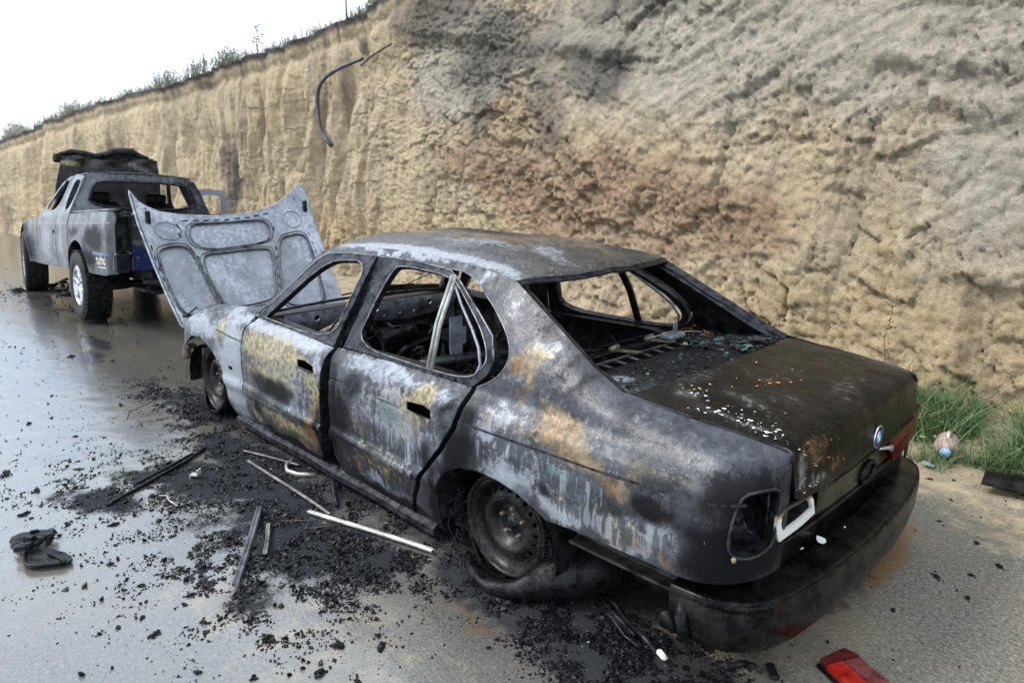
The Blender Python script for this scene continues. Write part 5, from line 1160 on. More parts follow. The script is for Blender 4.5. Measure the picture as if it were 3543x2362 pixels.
for k in range(1100):
    t_ = rng.random(); x_ = -.05-.40*t_+rng.normal(0, .05); y_ = -.52+rng.normal(0, .10)-.05*t_
    if rng.random() < .45: x_, y_ = rng.uniform(-.52, -.14), rng.uniform(-.35, .58)
    x_ = min(max(x_, -.5), -.04); y_ = max(min(y_, .5), -.62); r_ = rng.uniform(.006, .026)*(.4 if y_ > -.3 else 1); z_ = shelf_z(np.array([x_]), np.array([y_]))[0]+rng.uniform(.002, .022)*(y_ < -.3)+.003
    rr_ = np.array(Matrix.Rotation(rng.uniform(0, 6), 3, 'Z') @ Matrix.Rotation(rng.normal(0, .35), 3, 'X')); gl.box((x_, y_, z_), (r_*2, r_*rng.uniform(.6, 1.6), .002), rr_, taper=.9)
V_ = gl
n_b = len(gl.v); half = MB(); half2 = MB()
for i, v_ in enumerate(gl.v):
    (half if i % 7 == 0 else half2).add(v_, [(0, 1, 3, 2), (4, 6, 7, 5), (0, 4, 5, 1), (2, 3, 7, 6), (0, 2, 6, 4), (1, 5, 7, 3)], False)
o_ = half.build('glass_shards', M_GLASSG, shf); o_['kind'] = 'stuff'; o_ = half2.build('charred_scraps', M_CHAR, shf); o_['kind'] = 'stuff'
# ---- open hood, hinged at the front, seen from its ribbed inner side
hood_o = [(.775, 1.245), (.745, 1.16), (.68, 1.10), (.60, 1.055), (.48, 1.03), (.34, 1.018), (.15, 1.012), (-.05, 1.025), (-.22, 1.055), (-.36, 1.10), (-.48, 1.165), (-.58, 1.235), (-.665, 1.305), (-.685, 1.24), (-.675, 1.05), (-.655, .80), (-.63, .5), (-.60, .15), (-.59, -.02), (.70, -.02), (.76, .05), (.775, .30), (.785, .60), (.79, .95)]
HP0 = np.array([3.30, 0, .47]); He = np.array([.80, 0, .97]); He = He/np.linalg.norm(He); Hn = np.array([-He[2], 0, He[0]])
def hood_fn(off=0.):
    def f(a, b):
        bulge = .035*(1-((a-.05)/.75)**2)+.018*np.sin(np.clip(b, 0, 1.3)*2.4)
        p = HP0+np.outer(b, He)+np.outer(off-bulge+.006*fbm(n3(a*3, b*3, 6), 3), Hn)
        return p[:, 0], p[:, 1]+a, p[:, 2]
    return f
pan = [[(.41, .935), (.30, .945), (.10, .945), (-.12, .955), (-.205, .955), (-.235, .90), (-.225, .84), (-.185, .745), (.0, .715), (.20, .70), (.36, .70), (.43, .745), (.45, .83)],
       [(.385, .655), (.20, .665), (0, .675), (-.14, .675), (-.165, .64), (-.13, .48), (-.07, .30), (-.03, .20), (.10, .165), (.37, .145), (.405, .25), (.42, .45), (.42, .58)],
       [(.71, .715), (.60, .74), (.50, .735), (.47, .66), (.45, .45), (.43, .25), (.42, .12), (.60, .10), (.71, .13), (.735, .30), (.74, .50), (.735, .65)],
       [(-.275, .755), (-.40, .785), (-.49, .785), (-.52, .73), (-.50, .50), (-.45, .20), (-.42, .08), (-.12, .10), (-.10, .18), (-.14, .34), (-.20, .55)],
       [(.61, .965), (.52, .93), (.49, .87), (.53, .80), (.63, .79), (.69, .84), (.70, .91)], [(-.36, .95), (-.44, 1.02), (-.51, 1.02), (-.56, .93), (-.50, .86), (-.42, .84)]]
sl_ = []
def slot(a, b, w=.038, h=.012, ro=0.):
    c, s = math.cos(R(ro)), math.sin(R(ro)); q = [(-w/2, -h*.3), (-w*.4, -h/2), (w*.4, -h/2), (w/2, -h*.3), (w/2, h*.3), (w*.4, h/2), (-w*.4, h/2), (-w/2, h*.3)]; sl_.append([(a+x_*c-y_*s, b+x_*s+y_*c) for x_, y_ in q])
for a_, b_ in ((.44, .968), (.35, .972), (.27, .972), (.185, .972), (.10, .972), (.01, .980), (-.08, .985), (-.16, .998), (-.25, 1.012)): slot(a_, b_, .05, .013, -6)
for a_, b_, r_ in ((.51, .915, 80), (.52, .835, 85), (.470, .825, 80), (-.262, .855, 110)): slot(a_, b_, .045, .014, r_)
for a_, b_ in ((.758, .73), (.762, .64), (.760, .54), (.757, .45), (.752, .36), (.745, .27), (.735, .19)): slot(a_, b_, .045, .011, 92)
for k, (a_, b_) in enumerate(((.440, .62), (.435, .54), (.425, .45), (.415, .37), (.410, .285), (.40, .20))): slot(a_+.005, b_, .042, .013, 95)
for a_, b_ in ((-.215, .665), (-.19, .57), (-.162, .475), (-.138, .39), (-.11, .30), (-.085, .20)): slot(a_, b_, .042, .013, 105)
for a_, b_ in ((-.56, .77), (-.555, .68), (-.55, .59), (-.535, .50), (-.525, .41)): slot(a_, b_, .038, .010, 85)
for q in ((.70, 1.08), (-.56, 1.14)): sl_.append([(q[0]+.009*math.cos(t_), q[1]+.009*math.sin(t_)) for t_ in np.linspace(0, 6.28, 8, endpoint=False)])
def hood_paint(a, b):
    w = .06*fbm(n3(a*5, b*5, 4), 4); z_ = 0*a
    r = .0*a; o_ = .5*blob(a+w, b+w, .47, .2, .05, .2); s_ = np.maximum(.35*blob(a+w, b+w, -.6, .3, .1, .3), .35*blob(a+w, b, .70, 1.02, .06, .1))
    p = .35+.7*fbm(n3(a*2.5, b*2.5, 14), 3)
    return {'M1': np.stack([r, o_, np.clip(p, 0, 1)], 1), 'M2': np.stack([.25*blob(a+w, b+w, .1, .4, .3, .3), s_, z_], 1)}
hood = P(panel('hood', hood_o, hood_fn(-.022), burnt('scorched_hood_skin', speck=.3), None, step=.05, thick=.004, flip=False, paint=hood_paint))
hl_ = pan[:4]+sl_
panel('hood_inner_frame', [(a_*.985+.0, b_*.995) for a_, b_ in hood_o], hood_fn(.0), M_HOOD, hood, hl_, .018, .004, True, paint=hood_paint)
for k, q in enumerate(pan[:4]):
    c0 = np.mean(q, 0); q2 = [tuple(c0+(np.array(p_)-c0)*1.02) for p_ in q]
    panel('hood_field', q2, hood_fn(-.012), M_HOOD, hood, step=.03, thick=.002, flip=True, paint=hood_paint)
bd_ = MB()
for q in pan:
    for s_, rr_ in ((1.0, .0085), (1.085, .005)) if len(q) > 7 else ((1.0, .0025),):
        c0 = np.mean(q, 0); qq = resample(smoothpoly([tuple(c0+(np.array(p_)-c0)*s_) for p_ in q], 2), .02); x_, y_, z_ = hood_fn(.001)(qq[:, 0], qq[:, 1]); bd_.tube(np.stack([x_, y_, z_], 1), rr_, 6, closed=True)
bd_.build('hood_beading', plain('hood_beading_grey', (.03, .032, .036), .4, col2=(.11, .12, .135), metal=.2), hood)
ed = resample(hood_o, .03); x_, y_, z_ = hood_fn(-.008)(ed[:, 0], ed[:, 1]); MB().tube(np.stack([x_, y_, z_], 1), .009, 6, closed=True).build('hood_hem', plain('hood_hem_grey', (.13, .14, .155), .36, col2=(.28, .30, .33), metal=.2), hood)
for a_, b_ in ((.715, .985), (-.615, 1.045)):
    lt = MB(); c_ = [float(q_[0]) for q_ in hood_fn(.02)(np.array([a_]), np.array([b_]))]
    lt.box(c_, (.02, .035, .10), bev=.004); lt.tube([np.array(c_)+[.0, -.012, .05], np.array(c_)+[-.02, .01, .02], np.array(c_)+[-.01, -.005, -.05]], .005, 6); lt.build('hood_latch', M_CHARM, hood)
hg = MB(); c_ = np.array([float(q_[0]) for q_ in hood_fn(.01)(np.array([.70]), np.array([.12]))]); hg.tube([c_, c_+[-.02, -.07, .055], c_+[.0, -.10, -.01], c_], .006, 6, closed=False); hg.tube([c_+[0, .03, 0], c_+[0, -.12, -.01]], .009, 6); hg.build('hood_hinge', M_CHARM, hood)
# front end remains
fe = MB(); fe.box((3.12, .82, .36), (.05, .05, .11), bev=.015); fe.box((3.10, .80, .40), (.06, .07, .03), bev=.01); P(fe.jitter(.01, 14).build('front_bumper_stub', plain('brown_stub', (.03, .02, .018), .5, col2=(.12, .08, .07))))
fs = MB(); fs.box((2.98, .72, .30), (.012, .10, .22), bev=.003); P(fs.jitter(.006, 20).build('front_strut', M_BARE))
# ================================================================== PICKUP
TRK = empty('burnt_pickup', (6.60, -.24, 0), R(-2.1), label='burnt-out blue and grey extended-cab pickup with its hood up and far door open', cat='pickup truck')
TB = burnt('scorched_pickup', dark=(.004, .0038, .0055), mid=(.018, .017, .026), pale=(.19, .20, .228), speck=.3, rough=.28)
TRK.rotation_euler = (R(3.4), 0, R(-2.1)); TRK.location.z = -.046
M_BLUE = plain('blue_paint', (.006, .016, .09), .3, col2=(.014, .034, .17)); M_ALLOY = plain('alloy', (.42, .43, .45), .28, metal=.7, col2=(.62, .63, .65))
M_TYRE = plain('tyre_rubber', (.004, .004, .0043), .6, var=.3, sc=30, bump=.5, col2=(.014, .014, .015))
YC, HW = .06, .78
def rk(x, z): return z-.063*(x+1.3)
def tside(side, off=0.):
    def f(u, z):
        w = np.interp(z, [.45, .62, .8, 1.08, 1.12, 1.22, 1.62, 1.72], [.74, .775, .79, .785, .775, .755, .575, .50])
        w = w-.10*sst(2.9, 3.5, u)-.05*sst(-1.12, -1.29, u)
        flare = .03*np.maximum(np.exp(-((np.hypot(u+.08, z-.42)-.50)/.07)**2), np.exp(-((np.hypot(u-3.0, z-.50)-.47)/.07)**2))*(z < 1.)
        return u, YC+side*(w+flare+off), rk(u, z)
    return f
def tpaint(seed, blue=0):
    L = [('p', 1.55, .95, .38, .22, 0, .9), ('p', 1.5, .75, .30, .16, 0, .8), ('p', .75, .95, .16, .30, 0, .8), ('p', .70, 1.3, .1, .3, 0, .7), ('p', 1.5, 1.2, .5, .06, 0, .8), ('p', .45, 1.4, .08, .3, 0, .9), ('p', -.6, 1.18, .8, .02, 0, .4),
         ('r', 1.9, 1.02, .25, .12, 0, .45), ('r', .2, 1.04, .08, .04, 0, .6), ('s', -.7, .95, .5, .16, 0, .9), ('s', -.3, .75, .9, .12, 0, .8), ('s', .1, 1.0, .3, .1, 0, .7), ('s', 2.6, .8, .6, .25, 0, .8), ('s', .2, .8, .12, .2, 0, .7), ('s', 2.9, 1.0, .4, .2, 0, .8), ('s', 1.2, .56, .7, .06, 0, .6), ('o', -.5, .92, .16, .06, 0, .35)]
    ch = dict(r=(0, 0), o=(0, 1), p=(0, 2), t=(1, 0), s=(1, 1), d=(1, 2))
    def f(u, z):
        w = .10*fbm(n3(u*4, z*4, seed), 4, .6); A = [np.zeros((len(u), 3)), np.zeros((len(u), 3))]
        for c, cu, cz, ru, rz, ro, s in L:
            m, k = ch[c]; A[m][:, k] = np.maximum(A[m][:, k], (.72 if c == 'p' else 1)*s*blob(u+w, z+w*.6, cu, cz, ru, rz, ro, 1.0))
        return {'M1': A[0], 'M2': A[1]}
    return f
def arc(cx, cz, r, a0, a1, n, ry=1.): return [(cx+r*math.cos(R(a)), cz+r*ry*math.sin(R(a))) for a in np.linspace(a0, a1, n)]
for side in (1, -1):
    fl = side == 1; pt = tpaint(3)
    T_ = lambda nm, poly, holes=(), st=.04, m=TB, par=TRK: panel(nm, poly, tside(side), m, par, holes, st, .012, fl, pt)
    bs = T_('bed_side', [(.39, .60), (.39, 1.06), (.36, 1.20), (-.4, 1.21), (-1.22, 1.205), (-1.265, 1.15), (-1.27, .9), (-1.27, .63), (-1.0, .60), (-.62, .60)]+arc(-.08, .50, .46, 165, 12, 12, .93))
    band = [(.38, .62), (.38, .74), (-1.2, .80), (-1.2, .70), (-.62, .72), (-.60, .62)]
    rows = []
    us = np.linspace(.375, .36, 2)
    cabp = [(.41, .60), (.41, 1.24), (.40, 1.50), (.44, 1.62), (.9, 1.66), (1.0, 1.655), (.975, 1.2), (.985, .60)]
    qd = T_('rear_quarter', cabp, [smoothpoly([(.49, 1.25), (.47, 1.50), (.53, 1.58), (.76, 1.59), (.80, 1.52), (.72, 1.25)], 2)], .03)
    dpoly = [(1.0, .60), (.99, 1.2), (1.02, 1.645), (1.18, 1.645), (1.42, 1.58), (1.62, 1.42), (1.86, 1.23), (2.02, 1.18), (2.06, .95), (2.04, .60)]
    if fl:
        d = T_('front_door', dpoly, [smoothpoly([(1.04, 1.25), (1.06, 1.60), (1.20, 1.60), (1.38, 1.54), (1.55, 1.41), (1.72, 1.26)], 2), [(1.05, 1.02), (1.14, 1.03), (1.14, .99), (1.05, .98)]], .03)
        panel('inner_panel', [(1.02, .62), (1.02, 1.2), (1.98, 1.18), (2.0, .62)], tside(side, -.07), M_CHAR, d, step=.1, thick=.01, flip=fl)
    else:
        ap = [(1.86, 1.24), (1.60, 1.44), (1.40, 1.60), (1.18, 1.66), (1.02, 1.66), (1.02, 1.69), (1.2, 1.69), (1.44, 1.62), (1.66, 1.46), (1.92, 1.25)]
        panel('pillar', ap, tside(side), TB, TRK, step=.04, thick=.03, flip=True)
    T_('front_fender', [(2.06, .60), (2.08, .95), (2.04, 1.185), (2.5, 1.165), (3.0, 1.13), (3.38, 1.02), (3.42, .85), (3.40, .72), (3.46, .62)]+arc(3.0, .56, .44, 20, 172, 12, .86))
    # blue lower stripe and pale pinstripe as thin applied film
    for (u0, u1, z0, z1, m_, nm) in ((.05, -.0, 0, 0, None, None),): pass
    if fl:
        us = np.linspace(2.0, .42, 30); strip('pinstripe', [np.stack(tside(side, .003)(us, 0*us+z_), 1) for z_ in (1.105, 1.095)], plain('pale_pink_stripe', (.17, .145, .155), .5), qd)
        us = np.linspace(.38, -1.2, 30); strip('pinstripe', [np.stack(tside(side, .003)(us, 0*us+z_), 1) for z_ in (1.105, 1.095)], plain('pale_pink_stripe', (.17, .145, .155), .5), bs)
        us = np.linspace(.385, .33, 6); strip('blue_stripe', [np.stack(tside(side, .003)(us, 0*us+z_), 1) for z_ in (.80, .66)], M_BLUE, bs)
        us = np.linspace(-.66, -1.22, 12); strip('blue_stripe', [np.stack(tside(side, .003)(us, 0*us+z_), 1) for z_ in (.82, .795)], M_BLUE, bs)
        tx = bpy.data.curves.new('turbo', 'FONT'); tx.body = 'turbo'; tx.size = .155; tx.extrude = .001; tx.offset = .003; tx.space_character = .95
        to = bpy.data.objects.new('tmp', tx); C.objects.link(to); dg = bpy.context.evaluated_depsgraph_get(); me = bpy.data.meshes.new_from_object(to.evaluated_get(dg)); bpy.data.objects.remove(to)
        vv = np.array([v.co[:] for v in me.vertices]); wdt = vv[:, 0].max()
        uu = -.76-(vv[:, 0])/wdt*.34; zz = .705+vv[:, 1]*.85
        x_, y_, z_ = tside(1, .004)(uu, zz); nv = np.stack([x_, y_+vv[:, 2], z_], 1); me.vertices.foreach_set('co', nv.astype(np.float32).ravel()); me.materials.append(plain('cream_decal', (.36, .345, .30), .6)); me.update()
        to = bpy.data.objects.new('turbo_lettering', me); C.objects.link(to); to.parent = bs
        us = np.linspace(-.80, -1.10, 8); strip('decal_underline', [np.stack(tside(1, .004)(us, 0*us+z_), 1) for z_ in (.685, .672)], me.materials[0], bs)
    # bed inner wall and wheel well
    bi = MB(); bi.box((-.44, YC+side*.66, rk(-.44, .98)), (1.6, .02, .40), np.array(Matrix.Rotation(R(3.6), 3, 'Y')))
    bi.build('bed_inner_wall', M_CHARM, TRK)
    rl_ = MB(); rl_.tube([(x_, YC+side*.70, rk(x_, 1.215)) for x_ in (.36, -.4, -1.24)], .045, 8, flat=.5); rl_.build('bed_rail', TB, TRK)
    for cx in (-.05, 3.0):
        a = np.linspace(-.1, math.pi+.1, 18); rows = [np.array([(cx+.47*k*math.cos(t_), YC+side*yy, .42 + (0 if cx < 1 else -.02)+.44*k*math.sin(t_)) for t_ in a]) for yy, k in ((.76, .99), (.55, 1.), (.42, .9), (.40, .3))]
        strip('wheel_housing', rows, M_CHAR, TRK)
bf = MB(); bf.box((-.44, YC, rk(-.44, .80)), (1.6, 1.36, .03), np.array(Matrix.Rotation(R(3.6), 3, 'Y'))); bf.box((.35, YC, rk(.35, 1.0)), (.02, 1.4, .40)); bf.build('bed_floor', M_CHAR, TRK)
# tailgate with blue lower half
tg = [(YC-.60, .66), (YC-.60, 1.17), (YC+.60, 1.17), (YC+.60, .66)]
t = NT('tailgate_paint'); n_ = t.noise(7, 7, .65); n2_ = t.noise(30, 5, .6); sp = t.t.nodes.new('ShaderNodeSeparateXYZ'); t.t.links.new(t.co, sp.inputs[0])
zz = t.math('MULTIPLY_ADD', t.math('SUBTRACT', n_, .5), .10, sp.outputs[2])
c_ = t.mix(t.ss(n_, .35, .7), (.005, .0048, .006), (.026, .024, .028)); c_ = t.mix(t.ss(zz, .90, .86), c_, (.005, .012, .065)); c_ = t.mix(t.math('MULTIPLY', t.ss(n2_, .44, .56), t.ss(zz, .82, .76)), c_, (.012, .012, .03))
c_ = t.mix(t.math('MULTIPLY', t.ss(n2_, .62, .7), .6), c_, (.25, .19, .13)); t.set('Base Color', c_); t.set('Roughness', .32)
tgo = panel('tailgate', tg, lambda y, z: (-1.275+.0*y-.012*sst(.80, .84, z)+.012*sst(.90, .94, z), y, rk(-1.27, z)), t.m, TRK, step=.03, thick=.03, flip=True)
MB().tube([(-1.285, YC-.59, rk(-1.27, 1.175)), (-1.285, YC+.59, rk(-1.27, 1.175))], .022, 8).build('tailgate_top', TB, tgo)
for k, (y_, w_) in enumerate(((.36, .014), (.335, .008), (.22, .10), (.07, .012))): MB().box((-1.296, y_, .73), (.006, w_, .17)).build('dark_stripe', M_CHAR, tgo)
for side in (1, -1):
    lc = MB(); y_ = YC+side*.665; lc.box((-1.22, y_, rk(-1.25, 1.0)), (.03, .11, .30)); lc.box((-1.26, y_-side*.05, rk(-1.25, 1.0)), (.06, .012, .30)); lc.box((-1.25, y_+side*.0, rk(-1.25, .845)), (.08, .10, .012)); lc.box((-1.24, y_, rk(-1.25, 1.16)), (.08, .12, .02)); lc.jitter(.01, 20).build('lamp_cavity', M_CHAR, TRK)
    cn = MB(); cn.box((-1.25, y_+side*.02, rk(-1.25, .735)), (.06, .15, .19), bev=.02); cn.build('rear_corner', TB, TRK)
# cab: rear wall with window opening, roof, firewall, dash, seats
cw_ = [(YC-.76, .62), (YC-.77, 1.10), (YC-.755, 1.22), (YC-.60, 1.58), (YC-.52, 1.645), (YC-.3, 1.665), (YC+.3, 1.665), (YC+.52, 1.645), (YC+.60, 1.58), (YC+.755, 1.22), (YC+.77, 1.10), (YC+.76, .62)]
wn_ = smoothpoly([(YC-.60, 1.27), (YC-.52, 1.50), (YC-.45, 1.575), (YC+.45, 1.575), (YC+.52, 1.50), (YC+.58, 1.27)], 2)
panel('cab_rear_wall', cw_, lambda y, z: (.40+.02*sst(1.2, 1.6, z)*3+.01*fbm(n3(y*3, z*3, 1), 2), y, rk(.4, z)), TB, TRK, [wn_], .035, .02, True, lambda y, z: {'M1': np.stack([0*y, 0*y, .35+.5*blob(y, z, .6, 1.4, .2, .4)+.4*blob(y, z, 0, 1.63, .6, .03)], 1), 'M2': np.stack([0*y, .5*blob(y, z, 0, 1.1, .5, .15), 0*y], 1)})
q = resample(wn_, .04); MB().tube(np.stack([0*q[:, 0]+.385, q[:, 0], rk(.4, q[:, 1])], 1), .014, 6, closed=True).build('window_seal', M_CHARM, TRK)
rf = [(1.35, -.48), (1.35, .60), (.46, .60), (.46, -.48)]
panel('cab_roof', [(1.30, YC-.50), (1.34, YC), (1.30, YC+.50), (1.0, YC+.54), (.46, YC+.54), (.43, YC), (.46, YC-.54), (1.0, YC-.54)], lambda x, y: (x, y, rk(x, 1.655+.03*(1-((y-YC)/.54)**2)-.05*sst(1.0, 1.5, x))), TB, TRK, step=.05, thick=.01, paint=lambda x, y: {'M1': np.stack([0*x, 0*x, .55+0*x], 1), 'M2': np.zeros((len(x), 3))})
ci = MB(); ci.box((2.05, YC, rk(2, .9)), (.05, 1.4, .55)); ci.box((1.85, YC, rk(1.85, 1.12)), (.25, 1.35, .14), bev=.04); ci.box((1.1, YC, rk(1.1, .68)), (1.5, 1.4, .05)); ci.tube([(1.25, .62, rk(1.3, 1.60)), (1.9, .70, rk(1.9, 1.22))], .03, 6); ci.jitter(.01, 6).build('cab_interior', M_CHAR, TRK)
for y_ in (.38, -.26):
    s_ = MB(); s_.box((1.05, y_, rk(1.05, 1.12)), (.10, .44, .50), bev=.04); s_.box((1.03, y_, rk(1.05, 1.42)), (.06, .24, .12), bev=.03); s_.box((1.28, y_, rk(1.2, .86)), (.45, .44, .12), bev=.04); s_.jitter(.012, 9).build('seat', M_CHAR, TRK)
# open hood leaning back, seen from behind
hd = [(-.70, 1.02), (-.715, 1.4), (-.70, 1.765), (-.5, 1.775), (-.35, 1.76), (-.15, 1.745), (0, 1.72), (.12, 1.745), (.3, 1.765), (.46, 1.735), (.50, 1.60), (.56, 1.35), (.60, 1.02)]
ho = panel('hood', hd, lambda y, z: (2.28+.10*(z-1.)-.05*(1-((y+.1)/.6)**2)*(z-1.)+.02*fbm(n3(y*3, z*3, 5), 3)+.03*np.exp(-((z-1.72)/.04)**2)*np.sin(y*16), y, z), burnt('pickup_hood_skin', dark=(.004, .004, .005), mid=(.010, .010, .012), pale=(.15, .147, .14), speck=.15, rough=.3), TRK, step=.035, thick=.012, flip=True,
      paint=lambda y, z: {'M1': np.stack([0*y, .7*blob(y, z, .38, 1.66, .14, .05), np.clip(.8*blob(y, z, .37, 1.66, .12, .045)+.75*blob(y, z, -.45, 1.66, .18, .06, 25), 0, 1)], 1), 'M2': np.stack([0*y, .35*blob(y, z, 0, 1.4, .5, .3), 0*y], 1)})
hf = MB(); pts = [(2.42, .47, 1.76), (2.44, .33, 1.80), (2.42, .18, 1.79), (2.45, .05, 1.765), (2.44, -.08, 1.80), (2.46, -.16, 1.845), (2.44, -.28, 1.855), (2.45, -.40, 1.86), (2.43, -.50, 1.80), (2.42, -.60, 1.78)]
hf.tube(pts, [.03, .045, .04, .045, .05, .055, .055, .055, .045, .03], 8)
for i in range(0, 10): hf.box(np.array(pts[i])-[0, 0, .05], (.05, .15, .11), bev=.02)
hf.jitter(.022, 16).build('hood_latch_frame', M_CHAR, ho)
fe_ = MB(); fe_.box((2.8, YC, rk(2.8, .95)), (1.0, 1.0, .30), bev=.1); fe_.box((3.40, YC, rk(3.4, .95)), (.08, 1.3, .25), bev=.03); fe_.box((3.48, YC, rk(3.4, .68)), (.12, 1.5, .20), bev=.05); fe_.jitter(.03, 6).build('engine_bay', M_CHAR, TRK)
MB().box((3.33, YC+.70, rk(3.3, .88)), (.12, .10, .12), bev=.02).jitter(.02, 20).build('headlight', plain('scorched_headlight', (.05, .045, .03), .4, col2=(.5, .46, .36)), TRK)
# far door, swung open
H0 = np.array([2.02, YC-.78]); H1 = np.array([1.50, -1.36]); dd = (H1-H0)/np.linalg.norm(H1-H0); nn2 = np.array([-dd[1], dd[0]])
def dfn(off=0.):
    def f(u, z): zz_ = z; tl_ = .10*np.clip(z-1.12, 0, 1)*0; return H0[0]+dd[0]*u+nn2[0]*off, H0[1]+dd[1]*u+nn2[1]*off, rk(1.8, zz_)
    return f
dp = [(.0, .62), (0, 1.18), (.30, 1.42), (.42, 1.60), (.52, 1.62), (.74, 1.61), (.79, 1.52), (.80, 1.15), (.80, .62)]
dw = smoothpoly([(.17, 1.25), (.38, 1.42), (.46, 1.54), (.69, 1.54), (.71, 1.49), (.72, 1.25)], 2)
od = panel('open_door', dp, dfn(), TB, TRK, [dw], .03, .03, True, lambda u, z: {'M1': np.stack([0*u, 0*u, .9*sst(1.15, 1.3, z)+.2], 1), 'M2': np.stack([0*u, .7*sst(1.2, 1.0, z), 0*u], 1)})
# wheels
def spoked(cx, cz, side, steer=0):
    w = bpy.data.objects.new('wheel', None); C.objects.link(w); w.parent = TRK; w.location = (cx, YC+side*.68, cz+(0 if side > 0 else .081)); w.rotation_euler.z = R(steer)
    ty = MB(); prof = [(.205, .115), (.23, .128), (.30, .135), (.345, .125), (.362, .10), (.366, .06), (.366, 0), (.366, -.06), (.362, -.10), (.345, -.125), (.30, -.135), (.23, -.128), (.205, -.115)]
    ty.lathe([(r, side*h) for r, h in prof], (0, 0, 0), 'y', 64)
    for k in range(40):   # tread blocks
        a = k*2*math.pi/40
        for j, yy in enumerate((-.098, -.034, .034, .098)):
            aa = a+(j % 2)*.078; rr_ = np.array(Matrix.Rotation(-aa, 3, 'Y')); ty.box(np.array([.366*math.cos(aa), yy, .366*math.sin(aa)]), (.020, .046, .040), rr_, bev=.004)
    to_ = ty.build('tyre', M_TYRE, w)
    rm = MB(); rm.lathe([(.207, side*.10), (.212, side*.118), (.203, side*.122), (.196, side*.112), (.188, side*.07), (.185, -side*.08), (.20, -side*.10)], (0, 0, 0), 'y', 48); rm.lathe([(0, side*.098), (.035, side*.098), (.045, side*.088), (.06, side*.080), (.065, side*.05), (0, side*.05)], (0, 0, 0), 'y', 24)
    for k in range(6):
        a = k*math.pi/3+.3; c, s = math.cos(a), math.sin(a)
        pts = [(c*.04, side*.080, s*.04), (c*.10, side*.086, s*.10), (c*.16, side*.088, s*.16), (c*.196, side*.098, s*.196)]; rm.tube(pts, [.034, .027, .025, .032], 8, flat=.55)
    rm.build('rim', M_ALLOY, w)
    MB().lathe([(0, side*.02), (.13, side*.02), (.15, -side*.03), (0, -side*.05)], (0, 0, 0), 'y', 24).build('brake_drum', M_CHAR, w)
for cx, cz in ((0, .366), (3.0, .292)):
    for side in (1, -1): spoked(cx, cz, side, -6 if cx > 1 else 0)
for y_ in (-.32, .44): MB().box((1.0, y_, .48), (4.4, .07, .12), np.array(Matrix.Rotation(R(2.6), 3, 'Y')), bev=.01).build('chassis_rail', M_CHAR, TRK)
ax = MB(); ax.tube([(0, YC-.62, .366), (0, YC+.62, .366)], .045, 10); ax.lathe([(0, -.14), (.10, -.10), (.14, 0), (.10, .10), (0, .14)], (0, YC, .366), 'x', 18); ax.build('rear_axle', M_CHAR, TRK)
ex = MB(); ex.tube([(1.6, .2, .40), (.6, .35, .45), (-.5, .40, .52), (-.98, .36, .50), (-1.10, .30, .46)], .028, 8); ex.lathe([(0, -.2), (.08, -.19), (.09, 0), (.08, .19), (0, .2)], (-.75, .10, .50), 'x', 16); ex.build('exhaust', M_CHARM, TRK)
hb_ = MB(); hb_.tube([(-1.18, -.40, .52), (-1.20, .1, .50), (-1.18, .55, .54)], .03, 8); hb_.tube([(-1.15, .3, .45), (-1.17, .45, .42), (-1.15, .6, .47)], .02, 7); hb_.jitter(.01, 12).build('hitch_bar', M_CHARM, TRK)
sp_ = MB().lathe([(0, .10), (.19, .10), (.33, .09), (.36, .04), (.36, -.04), (.33, -.09), (0, -.1)], (-.72, -.05, .55), 'z', 28).build('spare_tyre', M_CHAR, TRK)
